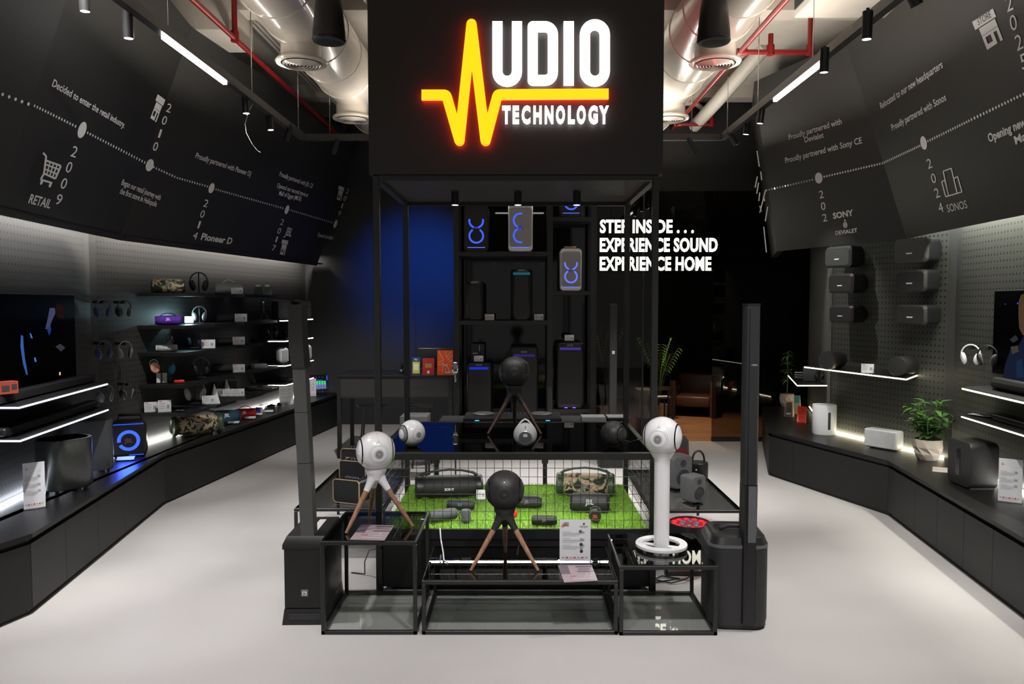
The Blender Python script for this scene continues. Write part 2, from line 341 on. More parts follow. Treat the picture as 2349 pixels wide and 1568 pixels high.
# ------------------------------------------------------------ tilted black panels over the perforated walls, with the printed timeline
def plane(p0, p1, k, inward):
    """p0,p1: bottom line (x,y,z); k: inward lean per metre of height"""
    p0, p1 = Vector(p0), Vector(p1); d = (p1-p0).normalized(); n = Vector((-d.y, d.x, 0)); n = n if n.dot(Vector(inward)) > 0 else -n
    up = (n*k+Vector((0, 0, 1))).normalized(); N = d.cross(up); N = N if N.dot(n) > 0 else -N
    return dict(O=p0, U=d, V=up, N=N, k=k, n=n, p0=p0, p1=p1)
def atz(pl, z):   # the panel's horizontal line at height z: point, direction
    return pl['p0']+pl['n']*pl['k']*(z-pl['p0'].z)+Vector((0, 0, z-pl['p0'].z)), pl['U']
def meet(a, b, z):
    (p, d), (q, e) = atz(a, z), atz(b, z); det = d.x*-e.y+e.x*d.y; r = q-p
    return p+d*((r.x*-e.y+e.x*r.y)/det)
def endtop(pl, p, z): return p+pl['n']*pl['k']*(z-p.z)+Vector((0, 0, z-p.z))
def panel(name, pl, bl, br, tl, tr, label, th=.09):
    th = Vector(pl['N'])*-th
    t = thing(name, label, 'wall panel', tuple((bl+br)/2))
    b = B().loft([[bl, br, tr, tl], [bl+th, br+th, tr+th, tl+th]])
    obj('board', b, PAN, t, world=True, smooth=False); return t
ZB, ZT = 2.67, 4.70
L0 = plane((-3.649, 3.0, ZB), (-3.557, 5.3, ZB), .36, (1, 0, 0))
L1 = plane((-3.557, 5.3, ZB), (-3.869, 7.56, ZB), .36, (1, 0, 0)); L2 = plane((-3.869, 7.56, ZB), (-3.319, 12.8, ZB), .36, (1, 0, 0))
f01, f12 = meet(L0, L1, ZT), meet(L1, L2, ZT)
PL0 = panel('graphic_panel', L0, L0['p0'], L0['p1'], endtop(L0, L0['p0'], ZT), f01, 'dark tilted wall panel at the frame edge beside the cart panel, only dots on it')
PL1 = panel('graphic_panel', L1, L1['p0'], L1['p1'], f01, f12, 'tilted black timeline panel with the shopping cart and the word RETAIL')
PL2 = panel('graphic_panel', L2, L2['p0'], L2['p1'], f12, endtop(L2, L2['p1'], ZT), 'long tilted black timeline panel with years 2014, 2017 and 2019')
ZR, ZRT = 2.72, 4.82
RF = plane((3.244+.09*4.0, 4.0, ZR), (3.961, 7.97, ZR), .26, (-1, 0, 0)); RM = plane((3.961, 7.97, ZR), (3.30, 9.97, ZR), .18, (-1, -.3, 0)); RB = plane((3.30, 9.97, ZR), (3.71, 11.45, ZR), .15, (-1, .2, 0))
g1, g2 = meet(RF, RM, ZRT), meet(RM, RB, ZRT)
PRF = panel('graphic_panel', RF, RF['p1'], RF['p0'], g1, endtop(RF, RF['p0'], ZRT), 'tilted black timeline panel with the STORE icon and a skyline outline')
PRM = panel('graphic_panel', RM, RM['p1'], RM['p0'], g2, g1, 'short tilted black timeline panel with an eye-drop emblem, over the shelf speakers')
PRB = panel('graphic_panel', RB, RB['p1'], RB['p0'], endtop(RB, RB['p1'], ZRT), g2, 'narrow tilted panel end seen almost edge on, beside the dark glass')
ALLP = [(L0, L1), (L1, L0), (L1, L2), (L2, L1), (RF, RM), (RM, RF), (RM, RB), (RB, RM)]
def wrap(v, pl):
    for a, b in ALLP:
        if a is pl and (v-b['O']).dot(b['N']) < .003:
            d = v-EYE; t = (b['O']+b['N']*.004-EYE).dot(b['N'])/d.dot(b['N']); return EYE+d*t
    return v
def gfin(name, me, pt_, pl, m=LET):
    for v in me.vertices: v.co = wrap(v.co.copy(), pl)
    return obj(name, me, m, pt_, world=True, smooth=False)
def gp(px, py, pl): return onplane(px, py, pl)+pl['N']*.004
def gtext(pt_, pl, s, p0, p1, hpx, lean, bold=.012, name='lettering', m=LET):
    a, b_, c = gp(*p0, pl), gp(*p1, pl), gp(p0[0]+lean*hpx, p0[1]-hpx, pl)
    e1 = (b_-a).normalized(); e2 = c-a; e2 = e2-e1*e2.dot(e1); h = e2.length; e2.normalize()
    if ' ' in s and len(s) > 12: 
        pass
    me = text_mesh(s, h, (b_-a).length, bold)
    me.transform(Matrix(((e1.x, e2.x, pl['N'].x, a.x), (e1.y, e2.y, pl['N'].y, a.y), (e1.z, e2.z, pl['N'].z, a.z), (0, 0, 0, 1))))
    return gfin(name, me, pt_, pl, m)
def gdigits(pt_, pl, s, centers, wpx, hpx, lean, slope):
    for ch, (x, y) in zip(s, centers):
        w = wpx*(.45 if ch == '1' else 1); x0, y0 = x-lean*hpx/2-w/2, y+hpx/2-slope*w/2
        gtext(pt_, pl, ch, (x0, y0), (x0+w, y0+slope*w), hpx, lean, 0, 'year_digit')
def gpoly(b, pl, pts): b.bm.faces.new([b.bm.verts.new(gp(x, y, pl)) for x, y in pts])
def gline(b, pl, pts, w):
    for (ax, ay), (bx, by) in zip(pts, pts[1:]):
        L = math.hypot(bx-ax, by-ay); nx, ny = -(by-ay)/L*w/2, (bx-ax)/L*w/2
        gpoly(b, pl, [(ax+nx, ay+ny), (bx+nx, by+ny), (bx-nx, by-ny), (ax-nx, ay-ny)])
def gmesh(name, b, pt_, pl, m=LET):
    me = bpy.data.meshes.new(name); b.bm.to_mesh(me); b.bm.free(); return gfin(name, me, pt_, pl, m)
def gdots(pt_, pl, runs):
    b = B()
    for (x0, y0), (x1, y1), n, r in runs:
        for i in range(n):
            t = i/max(1, n-1); c = gp(x0+(x1-x0)*t, y0+(y1-y0)*t, pl); e = gp(x0+(x1-x0)*t, y0+(y1-y0)*t-r, pl); b.disc(c, pl['N'], (c-e).length, 10)
    gmesh('dotted_line', b, pt_, pl)
def gmark(pt_, pl, x, y, r):
    c = gp(x, y, pl); e = gp(x, y-r, pl); b = B().disc(c+pl['N']*.001, pl['N'], (c-e).length, 24); gmesh('timeline_marker', b, pt_, pl)
def gstore(pt_, pl, tl, tr, bl, word=None):
    P = lambda u, v: (tl[0]+(tr[0]-tl[0])*u+(bl[0]-tl[0])*v, tl[1]+(tr[1]-tl[1])*u+(bl[1]-tl[1])*v)
    R = lambda u0, u1, v0, v1: [P(u0, v0), P(u1, v0), P(u1, v1), P(u0, v1)]
    b = B()
    for r in ((0, 1, 0, .27), (.16, .92, .30, .52), (.16, .92, .56, .64), (.16, .28, .64, 1), (.28, .52, .86, 1), (.52, .66, .64, 1), (.80, .92, .64, 1)): gpoly(b, pl, R(*r))
    for i in range(7): gpoly(b, pl, [P(.16+i*.1086, .52), P(.16+(i+1)*.1086, .52), P(.16+(i+.85)*.1086, .55), P(.16+(i+.15)*.1086, .55)])
    gmesh('store_icon', b, pt_, pl)
    if word:
        me = gtext(pt_, pl, word, P(.2, .2), P(.82, .2), 14, -.2, .0, 'icon_word', INK)
        for v in me.data.vertices: v.co += pl['N']*.002
K = 2.529; k_ = lambda *p: [(x/K, y/K) for x, y in p]; q_ = lambda *p: [(1500+x/K, y/K) for x, y in p]
# cart panel
gdots(PL0, L0, [((5, 216), (64, 238), 5, 4)])
gdots(PL1, L1, [((78, 242), (172, 289), 16, 3.1), ((200, 304), (331, 372), 23, 2.8)])
gmark(PL1, L1, 187, 297.4, 17); gmark(PL2, L2, 342.5, 378.4, 13.4); gmark(PL2, L2, 484.4, 431, 10.7); gmark(PL2, L2, 657.6, 480.4, 8.7); gmark(PL2, L2, 769, 513, 7.5)
gdots(PL2, L2, [((352, 383), (400, 405), 9, 2.6), ((406, 407.5), (475, 427), 13, 2.4), ((495, 434), (648, 477), 31, 2.2), ((667, 482), (761, 510), 23, 1.8), ((776, 515), (806, 523), 9, 1.6)])
gtext(PL1, L1, 'Decided to enter the retail industry.', (117.4, 196.5), (283.5, 293.4), 17, .2)
gdigits(PL1, L1, '2009', k_((428, 878), (397, 968), (367, 1062), (338, 1155)), 12, 24, .3, .35)
gdigits(PL1, L1, '2010', k_((978, 625), (952, 697), (926, 773), (900, 848)), 10, 19, .3, .35)
gtext(PL1, L1, 'RETAIL', (63.3, 464.6), (112.7, 477.3), 21, .18, .015)
b = B(); gline(b, L1, k_((247, 885), (265, 905), (252, 1005), (233, 1040), (300, 1060)), 4.2); gline(b, L1, k_((266, 930), (350, 960), (318, 1035), (252, 1005)), 4.2)
for a in (.3, .65): gline(b, L1, k_((266-14*a, 930+75*a), (350-32*a, 960+75*a)), 3.4)
for t in (.25, .5, .75): gline(b, L1, k_((266+84*t, 930+30*t), (252+66*t, 1005+30*t)), 3.0)
for x, y in k_((238, 1056), (288, 1072)): c = gp(x, y, L1); b.disc(c, L1['N'], .019, 14)
gmesh('cart_icon', b, PL1, L1)
gstore(PL1, L1, (361, 215.5), (378.4, 228.5), (341, 268))
gtext(PL2, L2, 'Began our retail journey with', (276.8, 423), (365.8, 458.7), 13, .25); gtext(PL2, L2, 'the first store in Heliopolis', (272.8, 442.9), (357, 473.7), 13, .25)
gtext(PL2, L2, 'Proudly partnered with Pioneer DJ', (446.8, 361.8), (573.4, 404), 12.5, .22)
gdigits(PL2, L2, '2014', k_((1193, 1178), (1173, 1240), (1153, 1302), (1131, 1365)), 9, 16.5, .3, .25)
gtext(PL2, L2, 'Pioneer D', (459.5, 548.8), (530, 559.5), 14, .55, .03, 'logo')
gtext(PL2, L2, 'Proudly partnered with JBL CE', (639.4, 403.3), (715.7, 431), 10.5, .25); gtext(PL2, L2, 'Opened our second store at', (633.9, 429), (704.6, 451.6), 10, .25); gtext(PL2, L2, 'Mall of Egypt (MOE)', (638.6, 446.8), (689.2, 460.7), 10, .25)
gdigits(PL2, L2, '2017', k_((1635, 1287), (1618, 1338), (1603, 1387), (1587, 1437)), 7, 13, .3, .22)
gtext(PL2, L2, 'JBL', (652, 538), (667, 542.5), 19, .15, .02, 'logo'); gstore(PL2, L2, (647, 548.5), (661, 552), (639, 582))
gdigits(PL2, L2, '2019', k_((2015, 1108), (2000, 1150), (1984, 1193), (1968, 1236)), 6.3, 11, .3, .22); gstore(PL2, L2, (777, 425), (789.6, 430), (770, 456))
gtext(PL2, L2, 'Opened our third store in CFC', (726.8, 541.7), (784.9, 554.4), 9, .25)
# emblem panel
gdots(PRM, RM, [q_((655, 1103))+q_((920, 1042))+[18, 2.3], q_((990, 1024))+q_((1312, 950))+[22, 2.5]]); gmark(PRM, RM, 1878.8, 408, 12.6)
gtext(PRM, RM, 'Proudly partnered with', (1810.4, 321), (1931.8, 283.9), 12, -.15); gtext(PRM, RM, 'Devialet', (1846.8, 326.6), (1890.7, 315), 12, -.15); gtext(PRM, RM, 'Proudly partnered with Sony CE', (1802.5, 373.7), (1978.4, 328), 12, -.15)
gdigits(PRM, RM, '202', q_((973, 1127), (984, 1195), (993, 1262)), 10, 17, -.15, -.25)
gtext(PRM, RM, 'SONY', (1912.4, 501.4), (1958.7, 493.5), 12.5, -.12, .03, 'logo'); gtext(PRM, RM, 'DEVIALET', (1917.6, 538.6), (1967.8, 531.8), 8.5, -.12, .02, 'logo')
b = B(); c = gp(1939.5, 515.5, RM); b.torus(c, RM['N'], .026, .007, 20, 4); b.disc(c, RM['N'], .013, 12); gpoly(b, RM, [(1936.5, 507), (1938.5, 501.5), (1941.5, 507)]); gmesh('drop_emblem', b, PRM, RM)
# STORE panel
gdots(PRF, RF, [q_((1328, 946))+q_((1545, 845))+[22, 2.9], q_((1592, 818))+q_((1830, 700))+[19, 3.2], q_((1845, 692))+q_((2147, 545))+[18, 3.8]]); gmark(PRF, RF, 2120, 327.4, 15)
gtext(PRF, RF, 'Relocated to our new headquarters', (2021.9, 249.9), (2164.3, 154.2), 14, -.2); gtext(PRF, RF, 'Proudly partnered with Sonos', (2047.7, 299.3), (2172.2, 229.3), 14, -.2)
gdigits(PRF, RF, '2024', q_((1600, 948), (1625, 1033), (1645, 1118), (1667, 1203)), 10, 21, -.25, -.4)
gtext(PRF, RF, 'SONOS', (2175.4, 486.4), (2220.8, 476.5), 17, -.2, .0, 'logo')
gtext(PRF, RF, 'Opening new', (2270, 326), (2356, 287), 18, -.2, .03); gtext(PRF, RF, 'Mall', (2331, 331), (2366, 315), 18, -.2, .03)
gstore(PRF, RF, (2231, 50), (2279, 19), (2258, 119), 'STORE')
gdigits(PRF, RF, '2025', ((2315, 8), (2325, 52), (2338, 97), (2350, 140)), 15, 33, -.25, -.5)
b = B()
for pts in (((1695, 1138), (1672, 1052), (1690, 1045), (1712, 1132)), ((1712, 1132), (1681, 992), (1728, 975), (1762, 1120)), ((1742, 1035), (1764, 1022), (1790, 1112), (1695, 1140))): gline(b, RF, q_(*pts), 2.6)
gmesh('skyline_icon', b, PRF, RF)
# print on the edge-on panel
b = B(); kk = lambda *p: [(1620+x/3.5625, 180+y/3.5625) for x, y in p]
for pts in (((418, 590), (436, 720)), ((448, 760), (456, 830)), ((420, 800), (402, 890)), ((430, 850), (415, 940)), ((440, 930), (432, 1000)), ((487, 912), (440, 1095)), ((505, 1045), (485, 1165)), ((470, 960), (480, 1000)), ((440, 1040), (452, 1085)), ((472, 1210), (494, 1420))): gline(b, RB, kk(*pts), 2.6)
gmesh('printed_marks', b, PRB, RB)
# light strips tucked behind the lower edge of the tilted panels
def wall_led(p0, p1, z, power, col, size_y=.05):
    a, c = Vector((*p0, z)), Vector((*p1, z)); m = (a+c)/2
    o = lamp('cove_strip_light', 'AREA', m, m-Vector((0, 0, 1)), power, col, .06, .06); o.data.size = size_y; o.data.size_y = (c-a).length
    o.rotation_euler = (0, 0, math.atan2((c-a).y, (c-a).x)-PI/2)
wall_led(wl(WL1, 4.2, .20), wl(WL1, 7.5, .20), 2.86, 42, (1, .97, .93)); wall_led(wl(WL2, 7.7, .20), wl(WL2, 12.9, .20), 2.86, 60, (1, .93, .84))
wall_led(wl(WR1, 4.2, -.12), wl(WR1, 7.4, -.12), 3.0, 74, (1, 1, .88)); wall_led((4.08, 7.6), (3.62, 9.1), 3.0, 26, (.95, 1, .9))

for i, (w, y0, y1) in enumerate(((WL1, 3.6, 7.5), (WL2, 7.6, 13.0))):  # added lip boards that cut the strip light off partway down the pegboard
    a, c = wl(w, y0, .15), wl(w, y1, .15); d_, e_ = wl(w, y1, .33), wl(w, y0, .33)
    struct('trim_light_shield_%d' % (i+1), B().prism([a, c, d_, e_], 2.70, 2.72, plane='xy'), PAN, smooth=False)

# ------------------------------------------------------------ counters along both walls
ZC = .545
def onseg(p0, p1, px):
    k = (px-CX)/F; dx, dy = p1[0]-p0[0], p1[1]-p0[1]; t = (k*p0[1]-p0[0])/(dx-k*dy); return (p0[0]+dx*t, p0[1]+dy*t)
def counter(pts, depths, units, label_top, side):
    """pts: floor line of the fronts, near to far; depths: matching points along the wall; units: list of (a, b, label)"""
    s = 1 if side == 'l' else -1
    poly = [(x+s*.015, y) for x, y in pts]+list(reversed(depths))
    t = tag(obj('worktop', B().prism(poly, ZC-.03, ZC, plane='xy'), TOP, smooth=False), label_top, 'counter')
    for a, c, lab in units:
        L, ang = seg_obj(a, c) if s > 0 else seg_obj(c, a); o = a if s > 0 else c
        u = thing('base_cabinet', lab, 'cabinet', (o[0], o[1], 0), ang)
        obj('carcass', B().prism([(.002, .02), (L-.002, .02), (L-min(.16, L*.3), .34), (min(.16, L*.3), .34)], .05, ZC-.065, plane='xy'), CAB, u, smooth=False)
        obj('door', B().box(.002, L-.002, 0, .018, .045, ZC-.07, .001, 1), CAB, u, smooth=False)
        obj('toe_kick', B().box(.0, L, .035, .05, 0, .05), BLK, u, smooth=False); obj('shadow_gap_rail', B().box(0, L, .03, .05, ZC-.065, ZC-.03), BLK, u, smooth=False)
A0, A1, A2, A3 = (-3.72, 3.5), (-3.23, 5.06), (-3.62, 7.86), (-3.02, 13.05)
ls = [A1]+[onseg(A1, A2, x) for x in (136, 212.5, 275.5, 327)]+[A2]; l2 = [(A2[0]+(A3[0]-A2[0])*i/7, A2[1]+(A3[1]-A2[1])*i/7) for i in range(8)]
un = [(A0, A1, 'black cabinet cut by the frame edge, at the angled near end of the long counter')]
for i, w in enumerate(('tall-looking first black cabinet past the counter bend, below the info sign', 'black cabinet below the metallic drum subwoofer', 'black cabinet below the tall grey subwoofer', 'narrow black cabinet below the glowing ring speaker', 'last narrow black cabinet before the counter turns at the camouflage boombox')): un.append((ls[i], ls[i+1], w))
for i, w in enumerate(('first', 'second', 'third', 'fourth', 'fifth', 'sixth', 'seventh')): un.append((l2[i], l2[i+1], 'matt black cabinet, %s past the counter bend towards the dark rear wall' % w))
counter([A0, A1, A2, A3], [wl(WL1, 3.6), wl(WL1, 5.0), wl(WL2, 7.56), wl(WL2, 13.05)], un, 'long black worktop under the headphone wall, bent in the middle', 'l')
R0, R1, R2, R3 = (3.13, 3.6), (3.58, 7.44), (2.99, 9.20), (3.57, 11.3)
rs = [R0, onseg(R0, R1, 2294), onseg(R0, R1, 2225), onseg(R0, R1, 2162), onseg(R0, R1, 2110), R1]; rm_ = onseg(R1, R2, 1825)
ur = [(rs[0], rs[1], 'black cabinet at the frame edge below the tall acrylic sign'), (rs[1], rs[2], 'black cabinet below the big black slotted subwoofer'), (rs[2], rs[3], 'black cabinet below the folded papers'), (rs[3], rs[4], 'narrow black cabinet below the plant in the faceted pot'), (rs[4], rs[5], 'narrow black cabinet just where the counter with the white speakers bends'),
      (R1, rm_, 'wide black cabinet below the two white home speakers'), (rm_, R2, 'black cabinet at the counter corner below the red leaflet'), (R2, R3, 'black cabinet on the far return beside the dark glass')]
counter([R0, R1, R2, R3], [(3.85, 3.6), (4.20, 7.5), (3.66, 9.24), (4.22, 11.35)], ur, 'black worktop carrying the two white home speakers and plants', 'r')
def strip(name, pts, w, m, label, parent=None, h=.012, group=None):
    b = B(); pts = [Vector(p) for p in pts]
    for p, q in zip(pts, pts[1:]): b.cyl(p, q, w/2, seg=6)
    o = obj(name, b, m, parent, world=bool(parent), smooth=False)
    if not parent: tag(o, label, 'light strip', group)
    return o
strip('led_strip', [(*wl(WL1, 4.6, .04), ZC+.012), (*wl(WL1, 7.5, .04), ZC+.012)], .018, LEDCB, 'cool white light strip along the worktop behind the drum subwoofer')
strip('led_strip', [(*wl(WL2, 7.7, .04), ZC+.012), (*wl(WL2, 12.9, .04), ZC+.012)], .018, LEDC, 'white light strip along the worktop behind the camouflage boombox')
strip('led_strip', [(*wl(WR1, 4.4, -.05), ZC+.012), (*wl(WR1, 7.4, -.05), ZC+.012)], .018, LEDC, 'white light strip along the worktop behind the black slotted subwoofer')
strip('led_strip', [(4.17, 7.55, ZC+.012), (3.66, 9.2, ZC+.012), (4.22, 11.2, ZC+.012)], .018, LEDCW, 'warm light strip along the worktop behind the white home speakers')

# ------------------------------------------------------------ shelves
def shelf_poly(label, poly, z, led, m, th=.03, cat='shelf'):
    t = thing('shelf', label, cat, (sum(p[0] for p in poly)/len(poly), sum(p[1] for p in poly)/len(poly), z))
    obj('shelf_board', B().prism(poly, z-th, z, plane='xy'), CAB, t, world=True, smooth=False)
    if led: strip('led_edge', [(x, y, z-th/2) for x, y in led], .012 if m is LEDB or z < 1.2 else .014, m, '', t)
    return t
for z, w in ((1.36, 'upper'), (1.13, 'lower')):
    e = [wl(WL1, 5.31, .42), wl(WL1, 6.86, .42)]
    shelf_poly('black wall shelf with a cool lit edge, %s of two under the dark television' % w, [wl(WL1, 5.31, 0), e[0], e[1], wl(WL1, 7.1, 0)], z, [(e[0][0]-.36, 5.31), e[0], e[1]], LEDB)
    e = [wl(WR1, 6.49, -.4), wl(WR1, 4.4, -.4)]
    shelf_poly('black wall shelf with a warm lit edge, %s of two beneath the bright television' % w, [e[0], e[1], wl(WR1, 4.4), wl(WR1, 6.7)], z if z > 1.2 else 1.123, e, LEDW)
sp = [(3.31, 8.96), (3.77, 7.52), (4.12, 7.98), (3.72, 9.05)]
shelf_poly('large black shelf with a glowing yellow-white edge, under the six wall speakers', sp, 1.335, sp[:3], LEDW)
sp = [(3.685, 9.24), (3.33, 9.24), (3.66, 10.5), (3.95, 10.5)]
shelf_poly('small corner shelf with a lit edge, over the paper bags', sp, 1.09, sp[:3], LEDW)
SHZ = (2.17, 1.82, 1.53, 1.18, .875); COLY = (8.32, 8.98, 9.75, 10.37); AISLE = .50
def colof(px): return 0 if px < 426 else 1 if px < 494 else 2 if px < 566 else 3
for ci, (y0, cn) in enumerate(zip(COLY, ('camouflage-speaker', 'headphone', 'price-card', 'microphone'))):
    for ri, z in enumerate(SHZ):
        if ci == 3 and ri == 2: continue
        row = ('top', 'second', 'third', 'fourth', 'lowest')[ri]; d = AISLE-(.06 if ci == 3 else 0)
        shelf_poly('black display shelf, %s one of the %s column on the perforated wall' % (row, cn), [wl(WL2, y0, .0), wl(WL2, y0, d), wl(WL2, y0+.5, d), wl(WL2, y0+.5, .0)], z, None, None, .035)
for z, n, x0 in ((1.82, 'topmost', 641), (1.53, 'second', 614), (1.18, 'third', 613), (.905, 'lowest', 612)):
    a = at(x0, 700, Y=10.98); c = wl(WL2, 10.98, AISLE); e = wl(WL2, 12.05, AISLE)
    shelf_poly('lit-edge shelf, %s in the stack with studio monitors near the dark rear wall' % n, [wl(WL2, 10.98), c, e, wl(WL2, 12.05)], z, [(a.x, 10.98), c, e], LED, .025)

# ------------------------------------------------------------ ceiling services
def duct(x, label, ys):
    t = thing('air_duct', label, 'duct', (x, 8, 4.68)); r = .33
    b = B().cyl((x, 2.5, 4.70), (x, 12.2, 4.70), r, seg=40, caps=True)
    y = 2.7
    while y < 12: b.torus((x, y, 4.70), (0, 1, 0), r, .008, 40, 5); y += .62
    obj('duct_tube', b, DUC, t, world=True)
    for y in ys:
        n = obj('outlet_neck', B().cyl((x, y, 4.27), (x, y, 4.6), .185, seg=32), DUC, t, world=True)
        d = B().lathe([(.186, 0), (.225, .0), (.235, .012), (.225, .03), (.186, .04), (.184, .02), (.186, 0)], 40, caps=False).shift((x, y, 4.24))
        obj('diffuser_rim', d, DUC, t, world=True)
        d = B().disc((x, y, 4.262), (0, 0, -1), .185, 32); obj('diffuser_throat', d, INK, t, world=True)
        d = B()
        for i in range(6): d.lathe([(.018+i*.027, -.016), (.036+i*.027, -.002), (.038+i*.027, -.002), (.022+i*.027, -.018), (.018+i*.027, -.016)], 36, Matrix.Translation((x, y, 4.237)), caps=False)
        obj('diffuser_vanes', d, DUC, t, world=True)
duct(-1.98, 'big round cream air duct beside the grey conduits', (7.2, 9.35)); duct(1.79, 'big round cream air duct lit pink from below', (7.2, 9.35))
def pipe(name, label, cat, pts, r, m, extra=()):
    b = B(); pts = [Vector(p) for p in pts]
    b.tube(pts, r, 10)
    t = thing(name, label, cat, tuple(pts[0])); obj('pipe_run', b, m, t, world=True)
    for e in extra: 
        obj('branch', B().tube([Vector(q) for q in e], r, 10), m, t, world=True)
        obj('fitting', B().cyl(Vector(e[0])-(Vector(e[1])-Vector(e[0])).normalized()*.03, Vector(e[0])+(Vector(e[1])-Vector(e[0])).normalized()*.07, r*1.5, seg=12), m, t, world=True)
pipe('sprinkler_pipe', 'straight red sprinkler pipe with an upright branch, over the cart panel', 'pipe', [(-2.73, 2.5, 4.6), (-2.73, 12.9, 4.6)], .026, REDP, [((-2.73, 7.6, 4.6), (-2.73, 7.6, 5.0)), ((-2.73, 12.3, 4.6), (-2.73, 12.3, 4.9))])
pipe('sprinkler_pipe', 'straight red sprinkler pipe with elbow branches, over the STORE panel', 'pipe', [(2.24, 2.5, 4.6), (2.24, 11.5, 4.6)], .026, REDP, [((2.24, 8.0, 4.6), (2.95, 8.0, 4.6)), ((2.95, 8.0, 4.6), (2.95, 8.0, 4.97)), ((2.55, 8.0, 4.6), (2.55, 8.0, 4.78)), ((2.24, 11.2, 4.6), (2.75, 11.2, 4.6)), ((2.75, 11.2, 4.6), (2.75, 11.2, 4.95))])
pipe('sprinkler_pipe', 'red pipe crossing just in front of the sign box near the ceiling', 'pipe', [(-1.35, 5.5, 4.9), (-1.33, 9, 4.9)], .026, REDP)
for i in range(6):
    x = -2.96+i*.058; pts = [(x, 3, 5.09), (x, 7.8, 5.09), (x+.02, 8.0, 5.06), (x+.09, 8.5, 5.06), (x+.09, 12.5, 5.07)]
    tag(obj('conduit', B().tube(pts, .017, 8), PIP), 'thin cream conduit in the ceiling bundle beside the round duct', 'conduit', 'ceiling conduits')
for i in range(4):
    x = -1.52+i*.055; tag(obj('conduit', B().cyl((x, 4, 5.05), (x, 11, 5.05), .016, seg=8), PIP), 'thin cream conduit in the short bundle next to the sign box', 'conduit', 'conduits by the sign box')
pipe('drain_pipe', 'fat cream drain pipe running behind the emblem panel to the dark bulkhead', 'pipe', [(2.98, 9.5, 5.16), (2.70, 10.6, 4.80), (2.55, 11.4, 4.62)], .09, PIP)
pipe('wall_pipe', 'slim cream pipe running across below the ceiling of the dark bulkhead', 'pipe', [(1.7, 11.4, 4.95), (2.55, 11.4, 4.95), (2.75, 11.4, 4.8)], .04, PIP)
def airunit(x, y, label, opn):
    t = thing('air_unit', label, 'air unit', (x, y, 4.7)); 
    obj('casing', B().box(-.45, .45, -.35, .35, 0, .35, .02), CEI, t)
    if opn: obj('louvre', B().box(-.40, .1, -.36, -.34, .08, .2).box(-.46, -.44, -.3, .3, .06, .22), INK, t)
    obj('bracket', B().box(-.5, .5, -.03, .03, .35, .45), CEI, t)
airunit(-3.25, 8.0, 'boxy cream air unit hung above the red pipe, over the cart panel', False); airunit(3.0, 7.0, 'boxy cream air unit with a dark open louvre, above the STORE panel', True)
for x, y, lab in ((-3.0, 7.6, 'first'), (-2.65, 9.3, 'second')): pass

# track lights
TRK = mat('track_aluminium_black', (.035, .033, .032), .4)
def track(label, p0, p1, hangs, tube=None):
    t = thing('light_track', label, 'track light rail', p0); a, c = Vector(p0), Vector(p1); d = (c-a).normalized(); n = Vector((-d.y, d.x, 0))*.03
    obj('rail', B().loft([[a-n, a+n, a+n+Vector((0, 0, .07)), a-n+Vector((0, 0, .07))], [c-n, c+n, c+n+Vector((0, 0, .07)), c-n+Vector((0, 0, .07))]]), TRK, t, world=True, smooth=False)
    for h in hangs: obj('suspension_wire', B().cyl(a+d*h+Vector((0, 0, .07)), Vector(((a+d*h).x, (a+d*h).y, 5.12)), .004, seg=6), CHR, t, world=True)
    if tube: obj('light_tube', B().loft([[p+q for q in (-n*.5-Vector((0, 0, .025)), n*.5-Vector((0, 0, .025)), n*.5, -n*.5)] for p in (a+d*tube[0], a+d*tube[1])]), TUBE, t, world=True, smooth=False)
    return t
ZK = 3.9
track('black light rail with a glowing tube, hung along the cart panel side', (-2.44, 2.6, ZK), (-2.44, 8.9, ZK), (.4, 2.9, 4.6, 6.1), (2.83, 3.95))
track('black light rail with a glowing tube, hung along the STORE panel side', (2.31, 2.6, ZK), (2.31, 8.9, ZK), (.8, 3.6, 5.0, 6.1), (3.45, 4.5))
track('black light rail across the shop behind the sign box', (-2.44, 8.9, ZK), (2.31, 8.9, ZK), (.3, 1.5, 3.5, 4.4))
def spotlight(px, py, Y, to, label, power, on=True, col=(1, .97, .92), tilt=None, ang=38):
    p = at(px, py, Y=Y); top = Vector((p.x, p.y, ZK)); t = thing('track_spotlight', label, 'spotlight', (p.x, p.y, ZK), group='spotlights on the rails')
    L = .17; d = (Vector(to)-p).normalized() if tilt is None else Vector(tilt).normalized(); c1 = Vector((p.x, p.y, p.z)); c0 = c1-d*L
    obj('can', B().cyl(c0, c1, .032, seg=20), BPL, t, world=True); obj('adapter', B().cyl(c0, Vector((c0.x, c0.y, ZK+.01)) if c0.z < ZK else c0+Vector((0, 0, .02)), .011, seg=8), BPL, t, world=True)
    obj('lens', B().disc(c1+d*.001, d, .027, 18), LENS if on else GLB, t, world=True)
    if on: lamp('spot_beam', 'SPOT', tuple(c1+d*.02), tuple(c1+d*3), power, col, .03, spot=ang, blend=.6)
dn = (0, 0, -1)
